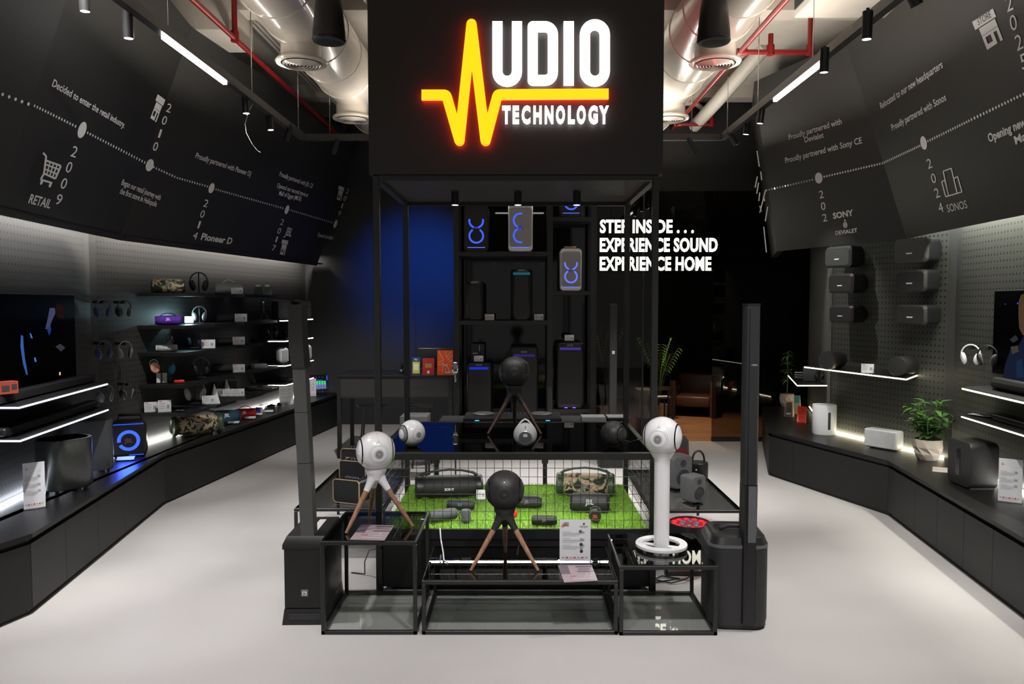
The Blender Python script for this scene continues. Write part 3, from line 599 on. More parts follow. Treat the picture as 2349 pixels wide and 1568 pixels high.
for px, py, Y, lab, on, tl, pw in ((195, 26, 4.9, 'black spotlight hanging over the cart panel, first along its rail', 1, (0, .05, -1), 60), (295, 88, 5.05, 'black spotlight between the first one and the glowing tube over the cart panel', 1, (0, .05, -1), 60), (565, 260, 7.1, 'lit black spotlight with a loose cable, past the glowing tube', 1, (.05, .0, -1), 60), (621, 298, 7.75, 'lit black spotlight one past the cable one on the same rail', 1, (.1, 0, -1), 50), (656, 325, 8.3, 'unlit slanted spotlight near the end of the cart-side rail', 0, (-.3, 0, -1), 0),
    (1988, 90, 5.0, 'black spotlight hanging before the STORE panel, nearer the glowing tube', 1, (0, .05, -1), 60), (1890, 166, 5.7, 'black spotlight just in front of the glowing tube on the STORE side', 1, (0, .05, -1), 60), (1743, 283, 7.5, 'lit black spotlight just past the glowing tube on the STORE side', 1, (-.1, .1, -1), 60), (1711, 308, 8.1, 'lit black spotlight, second past the STORE-side glowing tube', 1, (-.1, .1, -1), 50), (1690, 331, 8.6, 'slanted spotlight at the far end of the STORE-side rail, aimed at the emblem panel', 1, (.75, .2, -1), 130), (2104, 12, 4.25, 'spotlight cut by the top edge above the word headquarters', 0, (.5, 0, -1), 0)):
    spotlight(px, py, Y, None, lab, pw, bool(on), tilt=tl)
spotlight(764, 354, 8.85, None, 'unlit slanted spotlight on the cross rail beside the third-store text', 0, False, tilt=(-.35, 0, -1)); spotlight(1597, 350, 8.85, None, 'unlit slanted spotlight on the cross rail before the dark bulkhead', 0, False, tilt=(.6, 0, -1))
tag(obj('loose_cable', B().tube([at(x, y, Y=7.1) for x, y in ((579, 240), (570, 256), (562, 285), (565, 305), (578, 330), (590, 345), (598, 350))], .003, 6), CHR), 'thin loose white cable dangling before the timeline panel', 'cable')
# blue washes on the rear wall, from spotlights clipped on the cross rail
lamp('blue_wall_wash', 'SPOT', (-1.35, 9.0, 3.85), (-1.70, 13.1, 2.45), 1000, (.0, .12, 1), .05, spot=37, blend=1)
# pendant loudspeakers
def pendant(px, py, Y, label):
    p = at(px, py, Y=Y); t = thing('pendant_speaker', label, 'loudspeaker', tuple(p))
    obj('shell', B().lathe([(.10, .0), (.118, .005), (.124, .03), (.122, .08), (.105, .25), (.085, .36), (.05, .40)], 36), MATS['dark_pendant'], t)
    obj('grille_ring', B().torus((0, 0, .02), (0, 0, 1), .1235, .004, 36, 6), BPL, t); obj('grille', B().lathe([(.001, -.008), (.06, -.006), (.10, .001)], 32), BGR, t)
    obj('suspension_wire', B().cyl((0, 0, .4), (0, 0, 5.12-p.z), .004, seg=6), CHR, t)
mat('dark_pendant', (.040, .034, .033), .45)
pendant(755, 98, 6.0, 'dark bell-shaped pendant loudspeaker in front of the cream duct by the conduits'); pendant(1637, 100, 6.0, 'dark bell-shaped pendant loudspeaker hanging before the pink-lit duct')
# ------------------------------------------------------------ the kiosk in the middle
KX0, KX1, KY0, KY1, KZ, KT = -1.023, .983, 5.47, 6.93, 2.955, 1.0; PW = .046
kc = (KX0+KX1)/2
K0 = thing('display_kiosk', 'tall black steel kiosk with a big lit sign box, glass table and caged plinth', 'display stand', (kc, (KY0+KY1)/2, 0))
posts = {}
for x in (KX0, KX1-PW):
    for y in (KY0, KY1-PW): obj('post', B().box(x, x+PW, y, y+PW, 0, KZ, .003, 1), FRM, K0, world=True, smooth=False)
b = B()
for y in (KY0, KY1-PW): b.box(KX0+PW, KX1-PW, y, y+PW, KZ-.035, KZ)
for x in (KX0, KX1-PW): b.box(x, x+PW, KY0+PW, KY1-PW, KZ-.035, KZ)
obj('top_frame', b, FRM, K0, world=True, smooth=False)
SB = obj('sign_box', B().box(KX0-.02, KX1+.02, KY0-.012, KY1+.012, KZ+.004, 4.55), BOX, K0, world=True, smooth=False)
# sign: measured on the face of the box
YF = KY0-.014
def sg(cx, cy): p = at(840+cx/3.2667, cy/3.2667, Y=YF); return (p.x, p.z)
mpp = (sg(1000, 500)[0]-sg(0, 500)[0])/1000
def sgarc(cx, cy, r, a0, a1, n=10): return [sg(cx+r*math.cos(math.radians(a0+(a1-a0)*i/n)), cy-r*math.sin(math.radians(a0+(a1-a0)*i/n))) for i in range(n+1)]
wave = [sg(420, 722), sg(592, 722)]+[sg(604, 728), sg(610, 742)]+[sg(702, 1062), sg(792, 196), sg(896, 1062), sg(982, 736), sg(990, 722), sg(1004, 719), sg(1812, 714)]
b = B(); stroke(b, wave, 76*mpp, YF-.045, YF-.04); obj('wave_emblem_face', b, SGY, SB, smooth=False).parent = SB
b = B(); stroke(b, wave, 72*mpp, YF-.04, YF-.012); obj('wave_emblem_side', b, SGR, SB, smooth=False)
let = {'U': ([sg(985, 178)]+[sg(985, 548)]+sgarc(1057, 550, 72.5, 180, 360)+[sg(1130, 178)], False), 'D': ([sg(1247, 216), sg(1330, 216)]+sgarc(1338, 275, 59, 90, 0, 8)+sgarc(1338, 556, 59, 0, -90, 8)+[sg(1247, 615)], True),
       'I': ([sg(1515, 178), sg(1515, 652)], False), 'O': (sgarc(1709, 275, 73.5, 180, 0, 14)+sgarc(1709, 548, 73.5, 0, -180, 14), True)}
for ch, (pth, cl) in let.items():
    b = B(); stroke(b, pth, 75*mpp, YF-.05, YF-.03, closed=cl); obj('sign_letter', b, SGW, SB, smooth=False)
a0, a1 = sg(1020, 930), sg(1812, 930); x = a0[0]; hh = (sg(0, 812)[1]-sg(0, 930)[1])
wds = [(1020, 1083), (1098, 1146), (1165, 1230), (1252, 1314), (1337, 1400), (1420, 1487), (1510, 1560), (1575, 1641), (1662, 1730), (1742, 1812)]
for ch, (u, v) in zip('TECHNOLOGY', wds):
    me = text_mesh(ch, hh, (v-u)*mpp, .045, .02); me.transform(Matrix.Translation((sg(u, 930)[0], YF-.03, a0[1])) @ FRONT); obj('sign_letter', me, SGW, SB, smooth=False)
for o in SB.children: o.data.transform(Matrix.Translation((-kc, -(KY0+KY1)/2, 0)))
obj('underside_panel', B().box(KX0+PW, KX1-PW, KY0+PW, KY1-PW, KZ-.004, KZ+.003), BOX, K0, world=True, smooth=False)
# table
obj('table_frame', B().box(KX0+PW, KX1-PW, KY0, KY0+PW, KT-.05, KT, .004, 1).box(KX0+PW, KX1-PW, KY1-PW, KY1, KT-.05, KT, .004, 1).box(KX0, KX0+PW, KY0+PW, KY1-PW, KT-.05, KT, .004, 1).box(KX1-PW, KX1, KY0+PW, KY1-PW, KT-.05, KT, .004, 1), FRM, K0, world=True, smooth=False)
obj('table_glass', B().box(KX0+PW, KX1-PW, KY0+PW, KY1-PW, KT-.012, KT-.002), GTK, K0, world=True, smooth=False)
obj('led_strip', B().box(KX0+.06, KX1-.06, KY0+.05, KY0+.056, KT-.056, KT-.05), LED, K0, world=True, smooth=False)
lamp('table_strip_light', 'AREA', (kc, KY0+.10, KT-.07), (kc, KY0+.45, .4), 14, (1, .98, .92), 1.7, .008)
lamp('table_strip_light', 'AREA', (kc, KY1-.12, KT-.07), (kc, KY1-.45, .4), 8, (1, .98, .92), 1.7, .008)
PZ = .43
obj('plinth', B().box(KX0+PW, KX1-PW, KY0+.012, KY1-.012, .03, PZ-.012, .003, 1).box(KX0+PW+.0, KX1-PW, KY0-.0, KY0+.012, PZ-.05, PZ+.02).box(KX0+.1, KX1-.1, KY0+.05, KY1-.05, 0, .03), CAB, K0, world=True, smooth=False)
def mesh_panel(p0, p1, z0, z1, step=.0615):
    a, c = Vector((*p0, 0)), Vector((*p1, 0)); L = (c-a).length; d = (c-a)/L; b = B(); n = round(L/step)
    for i in range(n+1): p = a+d*L*i/n; b.cyl(p+Vector((0, 0, z0)), p+Vector((0, 0, z1)), .0021, seg=5)
    nz = round((z1-z0)/.0605)
    for i in range(nz+1): z = z0+(z1-z0)*i/nz; b.cyl(a+Vector((0, 0, z)), c+Vector((0, 0, z)), .0021, seg=5)
    obj('wire_mesh_panel', b, BPL, K0, world=True, smooth=False)
mesh_panel((KX0+PW, KY0+.02), (KX1-PW, KY0+.02), PZ+.02, KT-.05); mesh_panel((KX0+.02, KY0+PW), (KX0+.02, KY1-PW), PZ+.02, KT-.05); mesh_panel((KX1-.02, KY0+PW), (KX1-.02, KY1-PW), PZ+.02, KT-.05)
for px, py in ((1044, 470), (1188, 470), (1323, 470)):
    p = at(px, py, Y=6.25); s_ = obj('ceiling_spot', B().cyl(p, (p.x, p.y, KZ), .031, seg=20), BPL, K0, world=True)
    l_ = B().disc(p-Vector((0, 0, .001)), (0, 0, -1), .026, 18); l_.shift(-Vector(K0.location)); o = obj('spot_lens', l_, LENS, s_)
    lamp('kiosk_spot_beam', 'SPOT', (p.x, p.y, p.z-.03), (p.x, p.y, 0), 16, (1, .97, .93), .03, spot=75, blend=.7)
# grass mat: blades nobody could count
b = B(); gx0, gx1, gy0, gy1 = KX0+PW+.005, KX1-PW-.005, KY0+.035, KY1-.03
b.box(gx0, gx1, gy0, gy1, PZ-.012, PZ+.004)
for i in range(26000):
    x, y, a, h = rnd.uniform(gx0, gx1), rnd.uniform(gy0, gy1), rnd.uniform(0, 2*PI), rnd.uniform(.014, .030); w = .0022; dx, dy = math.cos(a)*w, math.sin(a)*w; lx, ly = rnd.uniform(-.012, .012), rnd.uniform(-.012, .012)
    b.bm.faces.new([b.bm.verts.new(q) for q in ((x-dx, y-dy, PZ), (x+dx, y+dy, PZ), (x+lx, y+ly, PZ+h))])
GRS = mat('artificial_grass', (.15, .31, .02), .6, noise=.35, scale=60)
me = bpy.data.meshes.new('artificial_grass'); b.bm.to_mesh(me); b.bm.free()
g = obj('artificial_grass', me, GRS, smooth=False, kind='stuff'); tag(g, 'bright green artificial grass mat inside the wire cage', 'grass')
GZ = PZ+.012

# ------------------------------------------------------------ frame tables in front and at the sides
def frame_table(label, x0, x1, y0, y1, h, w=.024, low=True, gl=GTB):
    t = thing('frame_table', label, 'display table', ((x0+x1)/2, (y0+y1)/2, 0)); 
    for x in (x0, x1-w):
        for y in (y0, y1-w): obj('leg', B().box(x, x+w, y, y+w, 0, h-w, .002, 1), FRM, t, world=True, smooth=False)
    def ringf(z0, z1):
        b = B()
        for y in (y0, y1-w): b.box(x0, x1, y, y+w, z0, z1, .002, 1)
        for x in (x0, x1-w): b.box(x, x+w, y0+w, y1-w, z0, z1, .002, 1)
        return b
    obj('top_frame', ringf(h-w, h), FRM, t, world=True, smooth=False)
    obj('glass_top', B().box(x0+w*.4, x1-w*.4, y0+w*.4, y1-w*.4, h, h+.006), gl, t, world=True, smooth=False)
    if low:
        obj('base_frame', ringf(0, w), FRM, t, world=True, smooth=False)
        obj('glass_shelf', B().box(x0+w, x1-w, y0+w, y1-w, w-.008, w-.001), GSH, t, world=True, smooth=False)
    return t
T1 = dict(x0=-1.232, x1=-.634, y0=4.74, y1=5.42, h=.590); T2 = dict(x0=-.604, x1=.618, y0=4.74, y1=5.42, h=.342); T3 = dict(x0=.626, x1=1.236, y0=4.73, y1=5.41, h=.438)
frame_table('tall square black-framed glass table under the white tripod speaker', **T1); frame_table('low wide black-framed glass table under the black tripod speaker', **T2); frame_table('square black-framed glass table under the white pedestal speaker', **T3)
frame_table('low smoked-glass side table under the gold-trimmed speakers', -1.775, -1.06, 6.05, 7.5, .445, low=False); frame_table('low smoked-glass side table under the small grey monitors', 1.03, 1.755, 6.0, 7.47, .445, low=False)

# ------------------------------------------------------------ spherical speakers
def rot_to(n):  # matrix turning +z to n
    return Vector((0, 0, 1)).rotation_difference(Vector(n).normalized()).to_matrix().to_4x4()
def ball(t, R, zc, shell, dark, side=None, flat=.0):
    T = Matrix.Translation((0, 0, zc)); f = Vector((0, -1, 0))
    prof = [(R*math.sin(PI*i/28), -R*math.cos(PI*i/28)*(1.0)) for i in range(29)]
    obj('shell', B().lathe(prof, 48, T), shell, t)
    def circ(a, r=.0016):
        return B().torus((0, -R*math.cos(a), zc), (0, 1, 0), R*math.sin(a), R*.006, 48, 5)
    b = circ(.52); b2 = circ(.43); b3 = circ(.235)
    obj('front_ring', b2, dark, t); obj('tweeter_ring', b3, dark, t)
    b = B().torus((0, -R*math.cos(.52), zc), (0, 1, 0), R*math.sin(.52), R*.004, 48, 5, PI/2+.25, PI/2+2*PI-.25)
    pts = []
    for ang in (.25, .16, .10): pts.append((.52+.12*(1-ang/.25), ang))
    for sgn in (1, -1):
        q = []
        for th, az in ((.52, .25), (.56, .17), (.62, .12), (.67, .09), (.695, .04), (.70, 0)): q.append((sgn*R*math.sin(th)*math.sin(az), -R*math.cos(th), zc+R*math.sin(th)*math.cos(az)))
        b.tube(q, R*.004, 5)
    obj('emblem_outline', b, dark, t)
    obj('emblem_button', B().disc((0, -R*1.003*math.cos(.615), zc+R*1.003*math.sin(.615)), (0, -math.cos(.615), math.sin(.615)), R*.03, 14), MATS['silver_grey'], t)
    for sz in (1, -1):  # fine seam over and under the face
        obj('seam_line', B().tube([(0, -R*1.001*math.cos(a*sz), zc+R*1.001*math.sin(a*sz)) for a in (.72, .85, 1.0, 1.15, 1.3, 1.45)], R*.003, 4), dark, t)
    tw = obj('tweeter_grille', B().disc((0, -R*1.006, zc), (0, -1, 0), R*.19, 28), dark, t)
    b = B()
    for k in range(3):
        n = (6, 10, 14)[k]
        for i in range(n): a = 2*PI*i/n; r = R*(.05+.055*k); b.disc((r*math.cos(a), -R*1.009, zc+r*math.sin(a)), (0, -1, 0), R*.017, 6)
    b.disc((0, -R*1.009, zc), (0, -1, 0), R*.02, 8)
    obj('grille_pattern', b, shell if shell is not BMT else GRY, tw)
    for sx in (1, -1):
        M = T @ Matrix.Rotation(sx*PI/2, 4, 'Y')
        obj('woofer_surround', B().lathe([(R*.62, R*.80), (R*.665, R*.765), (R*.68, R*.75), (R*.66, R*.742), (R*.60, R*.79), (R*.62, R*.80)], 40, M, caps=False), GLB if shell is WHT or shell is MWH else dark, t)
        obj('woofer_dome', B().lathe([(R*.60, R*.80), (R*.56, R*.85), (R*.40, R*.92), (R*.2, R*.955), (.0005, R*.965)], 36, M), side or shell, t)
def treepod(label, loc, rotz, R, zc, spread, shell, collar, legm):
    t = thing('spherical_speaker', label, 'speaker', loc, rotz); ball(t, R, zc, shell, GLB if shell is BMT else GRY)
    zj = zc-R*1.62
    obj('tripod_collar', B().lathe([(R*.56, zc-R*.86), (R*.55, zc-R*1.0), (R*.50, zc-R*1.12), (R*.44, zc-R*1.30), (R*.40, zc-R*1.45), (R*.28, zc-R*1.50), (.001, zc-R*1.52)], 36), collar, t)
    for i, a in enumerate((-PI/2-PI/3+.0, -PI/2+PI/3, PI/2)):
        d = Vector((math.cos(a), math.sin(a), 0)); top = Vector((0, 0, zc-R*1.33))+d*R*.20; foot = d*spread; k = (foot-top).normalized()
        knee = top+k*R*.80; obj('collar_arm', B().tube([Vector((0, 0, zc-R*1.05))+d*R*.12, top, top+k*R*.35, knee], [R*.40, R*.30, R*.20, R*.155], 16), collar, t)
        obj('wooden_leg', B().tube([knee, knee+(foot-knee)*.5, foot+Vector((0, 0, .004))], [R*.145, R*.12, R*.075], 14), legm, t); 
    return t
def from_px(px, py, z): p = at(px, py, z); return (p.x, p.y, z)
# front black one on the low table
p = at(1157, 1310, T2['h']+.006); treepod('matt black spherical speaker on walnut tripod legs, on the low front table', (p.x, p.y+.13, T2['h']+.006), 0, .1285, .497, .25, BMT, BMT, WLN)
p = at(862, 1206, T1['h']+.006); treepod('white spherical speaker on walnut tripod legs, on the tall front table', (p.x, p.y+.02, T1['h']+.006), math.radians(21), .1285, .497, .25, WHT, WHT, WLN)
DWL = wood('dark_walnut', (.045, .022, .014), (.09, .045, .026), (18, 18, 1.5))
p = at(1180, 996, KT); treepod('matt black spherical speaker on dark tripod legs, on the kiosk table', (p.x, p.y+.13, KT), 0, .1285, .497, .25, BMT, BMT, DWL)
# pedestal
p = at(1518, 1258, T3['h']+.006); PB = thing('pedestal_speaker', 'white spherical speaker on a straight white column with a ring foot', 'speaker', (p.x, p.y+.015, T3['h']+.006), math.radians(-24))
zc = at(1517, 1000, Y=p.y+.015).z-T3['h']-.006; ball(PB, .1285, zc, WHT, GRY)
obj('column', B().lathe([(.051, .012), (.051, zc-.19), (.053, zc-.15), (.075, zc-.117), (.085, zc-.10)], 36), WHT, PB)
obj('ring_foot', B().lathe([(.123, .014), (.166, .014), (.170, .018), (.170, .034), (.166, .038), (.123, .038), (.119, .034), (.119, .018), (.123, .014)], 56, caps=False), WHT, PB)
obj('foot_bridge', B().box(-.12, .12, -.02, .02, .014, .02), WHT, PB)
for i in range(8): a = i*PI/4+.2; obj('rubber_foot', B().cyl((.145*math.cos(a), .145*math.sin(a), 0), (.145*math.cos(a), .145*math.sin(a), .016), .011, seg=12), MWH, PB)
# two small ones and a round one with a strap on the kiosk table
def smallball(label, px, py, R, rz, shell, dark):
    p = at(px, py, KT); t = thing('spherical_speaker', label, 'speaker', (p.x, p.y+R*.6, KT), rz); ball(t, R, R*.97+.004, shell, dark, MATS['silver_grey'] if shell is WHT else None)
    obj('foot_pad', B().lathe([(R*.35, 0), (R*.42, .004), (R*.40, .012), (R*.2, .012)], 24), BPL, t); return t
smallball('small glossy white spherical speaker with a silver side dome, on the kiosk table', 943, 1026, .098, math.radians(38), WHT, GRY)
smallball('small matt black spherical speaker with a thin cable, on the kiosk table', 1409, 1027, .095, math.radians(-40), BMT, GLB)
p = at(1205, 1026, KT); M_ = thing('portable_speaker', 'round grey portable speaker with a slim carry handle, on the kiosk table', 'speaker', (p.x, p.y+.05, KT))
R = .088; obj('body', B().lathe([(R*math.sin(PI*i/20), R-R*math.cos(PI*i/20)) for i in range(21)], 40), mat('pale_grey_knit', (.42, .43, .44), .7, noise=.1, scale=200), M_)
obj('handle', B().tube([(-.068, 0, .135), (-.045, 0, .165), (-.022, 0, .192), (0, 0, .203), (.022, 0, .192), (.045, 0, .165), (.068, 0, .135)], .006, 8), MWH, M_)
obj('front_disc', B().lathe([(.001, .088), (.045, .084), (.046, .078)], 32, Matrix.Translation((0, 0, R-.012)) @ Matrix.Rotation(PI/2, 4, 'X')), DGR, M_)
obj('disc_ring', B().torus((0, -.080, R-.012), (0, 1, 0), .047, .0035, 36, 6), CHR, M_); obj('strap_clip', B().box(-.003, .003, -.068, -.058, R+.03, R+.075), COP, M_)
tag(obj('loose_cable', B().tube([at(x, y, KT+.004) for x, y in ((1434, 1010), (1446, 1013), (1458, 1009), (1467, 1007), (1480, 1006))], .0022, 6), CHR), 'thin silver cable lying between the small black ball speaker and the pedestal', 'cable')

# ------------------------------------------------------------ column loudspeakers
p = at(699, 1430, 0); a = math.radians(1)
C1 = thing('column_speaker', 'slim black column loudspeaker with curved head on a grille-front bass bin', 'loudspeaker', (p.x, p.y+.25, 0), a); w, d, h = .132, .25, .565
obj('bass_bin', B().box(-w, w, -d, d, .10, h-.05, .006), BPL, C1); obj('grille', B().box(-w+.004, w-.004, -d-.006, -d+.002, .115, h-.06), BGR, C1, smooth=False)
obj('top_cap', B().loft([[(-w-.006, -d-.012, h-.075), (w+.006, -d-.012, h-.075), (w+.006, d, h-.075), (-w-.006, d, h-.075)], [(-w-.006, -d-.01, h-.045), (w+.006, -d-.01, h-.045), (w+.006, d, h-.045), (-w-.006, d, h-.045)], [(-w+.012, -d+.03, h), (w-.012, -d+.03, h), (w-.012, d-.02, h), (-w+.012, d-.02, h)]]), BPL, C1)
obj('base', B().loft([[(-w-.012, -d-.02, 0), (w+.012, -d-.02, 0), (w+.012, d, 0), (-w-.012, d, 0)], [(-w, -d-.006, .10), (w, -d-.006, .10), (w, d, .10), (-w, d, .10)]]), GRY if False else BPL, C1, smooth=False)
obj('base_slot', B().box(-w+.03, w-.03, -d-.019, -d-.012, .035, .07), INK, C1, smooth=False)
obj('handle_recess', B().box(.005, .05, -.10, .16, h, h+.002), mat('pale_recess', (.55, .53, .52), .6), C1, smooth=False); obj('handle_recess', B().box(-.04, -.018, .02, .16, h, h+.002), MATS['pale_recess'], C1, smooth=False)
bd = obj('badge', B().box(-.024, .024, -d-.010, -d-.004, .18, .226, .002, 1), GRY, C1, smooth=False); bd2 = obj('badge_plate', B().box(-.015, .015, -d-.012, -d-.009, .19, .216), LGO, bd, smooth=False)
txt(bd, 'JBL', .013, .021, INK, (0, -d-.0125, .196), .02, name='badge_text')
zt = 2.055-h; rx = lambda z: -.055*z/zt   # the column leans a little
def colseg(z0, z1, wx, dy, m, nm):
    return obj(nm, B().loft([[(sx*wx+rx(z)+.012, sy*dy-.17, h+z) for sx, sy in ((-1, -1), (1, -1), (1, 1), (-1, 1))] for z in (z0, z1)]), m, C1, smooth=False)
CGR = mat('charcoal_column', (.095, .098, .094), .45, noise=.1)
colseg(0, .47, .042, .05, CGR, 'lower_pole'); colseg(.474, .80, .041, .05, CGR, 'middle_pole'); colseg(.803, 1.09, .040, .05, CGR, 'upper_pole')
rings = []
for i in range(13):
    t_ = i/12; z = 1.09+(zt-1.09)*t_; bow = .020*math.sin(PI*t_); x0 = rx(z)-.042-.012*math.sin(PI*min(1, t_*1.1)); x1 = rx(z)+.048-bow*.5
    rings.append([(x0+.012, -.235+bow*.4, h+z), (x1+.006, -.235+bow*1.2, h+z), (x1+.016, -.215+bow, h+z), (x1+.016, -.11, h+z), (x0+.012, -.11, h+z)])
obj('array_head', B().loft(rings), MATS['black_speaker_grille'], C1)
# right-hand one: rounded base with the column at its front
p = at(1701, 1447, 0); C2 = thing('column_speaker', 'slim black column loudspeaker rising from a rounded dark bass bin', 'loudspeaker', (p.x, p.y+.205, 0), math.radians(-4)); h = .60
def rr(w, d, r, z, cy=0): return [(x, y+cy, z) for x, y in rrect(w, d, r, 6)]
obj('bass_bin', B().loft([rr(.36, .39, .09, .02), rr(.375, .40, .09, .06), rr(.375, .40, .09, h-.075)]), mat('charcoal_bin', (.024, .024, .026), .55, noise=.3, scale=300, bump=.3), C2)
obj('base_foot', B().loft([rr(.33, .36, .08, 0), rr(.365, .395, .09, .022)]), BPL, C2); obj('trim_band', B().loft([rr(.379, .404, .09, h-.075), rr(.379, .404, .09, h-.055)]), GRY, C2)
obj('top_cap', B().loft([rr(.375, .40, .09, h-.055), rr(.34, .36, .08, h-.012), rr(.30, .31, .07, h), rr(.25, .2, .06, h), rr(.24, .18, .06, h-.02)]), BPL, C2)
obj('carry_handle', B().tube([(-.09, .02, h-.012), (-.03, .03, h+.004), (.05, .03, h+.004), (.11, .02, h-.012)], .012, 8), BPL, C2)
cx_ = .055; zt = 2.05
cs = lambda wx, y0, y1: [(cx_-wx, y1), (cx_-wx, y0+.02), (cx_-wx+.012, y0), (cx_+wx-.012, y0), (cx_+wx, y0+.02), (cx_+wx, y1)]
obj('column_lower', B().prism(cs(.047, -.215, -.12), .05, h+.33, plane='xy'), BPL, C2); obj('column_array', B().prism(cs(.046, -.214, -.122), h+.333, zt, plane='xy'), MATS['charcoal_bin'], C2)
obj('column_inset', B().box(cx_-.012, cx_+.036, -.2175, -.214, h-.03, h+.325), GRY, C2, smooth=False); obj('column_cap', B().prism(cs(.048, -.216, -.118), zt, zt+.012, plane='xy'), BPL, C2)
obj('column_groove', B().box(cx_-.022, cx_-.018, -.2165, -.213, .1, zt-.02), GLB, C2, smooth=False)
obj('badge', B().sph((cx_+.012, -.214, 1.68), .022, .005, .008), GRY, C2)
# a third one far behind, beside the steel shelving
p = at(1406, 820, Y=9.8); C3 = thing('column_speaker', 'distant black column loudspeaker on a round-cornered bin behind the kiosk', 'loudspeaker', (p.x, 9.8, 0))
obj('bass_bin', B().loft([rr(.37, .39, .09, 0), rr(.375, .40, .09, .5), rr(.32, .33, .08, .58)]), BPL, C3); obj('column', B().box(-.046, .046, -.05, .05, .58, 2.05, .008), MATS['charcoal_bin'], C3)
obj('badge', B().box(-.016, .016, -.053, -.05, 1.42, 1.46), LGO, C3, smooth=False)
# ------------------------------------------------------------ product builders (front towards local -y)
def face_cam(x, y, f=1.0): return math.atan2(-x, y)*f
def cylspeaker(name, label, loc, rotz, L, D, m, capm, logo='JBL', logom=LGO, handle=None, legs=True, tilt=0, cat='speaker'):
    t = thing(name, label, cat, loc, rotz); r = D/2; M = Matrix.Translation((0, 0, r)) @ Matrix.Rotation(PI/2, 4, 'Y')
    prof = [(r*.80, -L*.47), (r*.93, -L*.44), (r*.99, -L*.30), (r, 0), (r*.99, L*.30), (r*.93, L*.44), (r*.80, L*.47)]
    obj('body', B().lathe(prof, 32, M), m, t)
    for s in (-1, 1):
        e = obj('end_cap', B().lathe([(r*.80, s*L*.46), (r*.88, s*L*.485), (r*.84, s*L*.5), (r*.66, s*L*.5), (r*.60, s*L*.485)], 32, M, caps=False), capm, t)
        obj('bass_radiator', B().lathe([(r*.60, s*L*.485), (r*.3, s*L*.488), (.0005, s*L*.492)], 28, M), BPL, e)
    if legs: obj('base_rail', B().box(-L*.3, L*.3, -r*.28, r*.28, 0, r*.12, .003), capm, t)
    if logo:
        hh = D*.26; b_ = txt(t, logo, hh, hh*1.7, logom, (0, -r*1.006, r*1.02), .03)
    if handle:
        hm, hk = handle; pts = []
        for i in range(13): a = PI*i/12; pts.append((-L*hk*math.cos(a), 0, r*1.75+r*.75*math.sin(a)))
        obj('handle', B().tube([(pts[0][0], 0, r*1.5)]+pts+[(pts[-1][0], 0, r*1.5)], r*.075, 8), hm, t)
    return t
def boombox(label, loc, rotz, L, Hh, m, capm, handle=True, logo='JBL', logom=GLG, name='boombox_speaker'):
    t = thing(name, label, 'speaker', loc, rotz); r = Hh*.40; M = Matrix.Translation((0, 0, r*1.02)) @ Matrix.Rotation(PI/2, 4, 'Y')
    obj('body', B().lathe([(r*.86, -L*.40), (r*.98, -L*.25), (r, 0), (r*.98, L*.25), (r*.86, L*.40)], 36, M), m, t)
    for s in (-1, 1):
        e = obj('end_cap', B().lathe([(r*.90, s*L*.38), (r*1.02, s*L*.42), (r*1.02, s*L*.47), (r*.86, s*L*.5), (r*.72, s*L*.49), (r*.66, s*L*.46)], 36, M, caps=False), capm, t)
        obj('bass_radiator', B().lathe([(r*.66, s*L*.46), (r*.35, s*L*.455), (r*.3, s*L*.475), (.0005, s*L*.48)], 30, M), BPL, e)
    if handle:
        pts = [(-L*.43, 0, r*1.9), (-L*.36, 0, Hh*.88), (-L*.2, 0, Hh*.965), (0, 0, Hh), (L*.2, 0, Hh*.965), (L*.36, 0, Hh*.88), (L*.43, 0, r*1.9)]
        obj('handle', B().tube(pts, [r*.16, r*.13, r*.1, r*.1, r*.1, r*.13, r*.16], 10), capm, t)
    obj('foot_rail', B().box(-L*.3, L*.3, -r*.35, r*.35, 0, r*.08, .004), capm, t)
    if logo: txt(t, logo, Hh*(.16 if logo == 'JBL' else .085), Hh*.34, logom, (0, -r*1.01, r*.85), .03)
    return t
def card(label, px, py, z, Y, w, h, rotz=None, tall=False, group=None, name='price_card', cat='price card', back=.0):
    """acrylic holder with a printed sheet standing on its foot; px,py: middle of its foot"""
    p = at(px, py, Y=Y); loc = (p.x, Y, z); rz = face_cam(p.x, Y) if rotz is None else rotz
    t = thing(name, label, cat, loc, rz, group)
    obj('acrylic_holder', B().box(-w/2-.002, w/2+.002, .001, .004, .004, h+.004).box(-w/2-.006, w/2+.006, -.03, .03, 0, .005), ACR, t, smooth=False)
    sh = obj('printed_sheet', B().box(-w/2, w/2, -.001, .0005, .006, h), PAP, t, smooth=False)
    b = B(); Z = lambda f: .006+(h-.006)*f; q = lambda u0, u1, v0, v1, bb: bb.quad((-w/2+w*u0, -.0018, Z(v0)), (-w/2+w*u1, -.0018, Z(v0)), (-w/2+w*u1, -.0018, Z(v1)), (-w/2+w*u0, -.0018, Z(v1)))
    r_ = B()
    if tall:
        for v in (.70, .54, .38):
            q(.09, .36, v, v+.010, b)
            for i in range(4): q(.09, .66-.12*(i == 3), v-.03-i*.022, v-.022-i*.022, b)
        q(.70, .88, .80, .805, b); 
        for i in range(7): q(.07+i*.125, .15+i*.125, .07, .10, (b, r_)[i % 2])
        q(.15, .8, .045, .05, r_); q(.1, .24, .86, .87, r_); q(.15, .17, .83, .91, r_)
        for v in (.66, .48, .34): q(.66, .80, v, v+.06, b)
    else:
        for i in range(4): q(.08, .55-.08*(i % 2), .72-i*.14, .77-i*.14, b)
        q(.66, .88, .28, .62, b); q(.08, .30, .86, .93, r_)
    obj('print', b, GINK if tall else GINK, sh, smooth=False); obj('print', r_, RINK, sh, smooth=False)
    return t
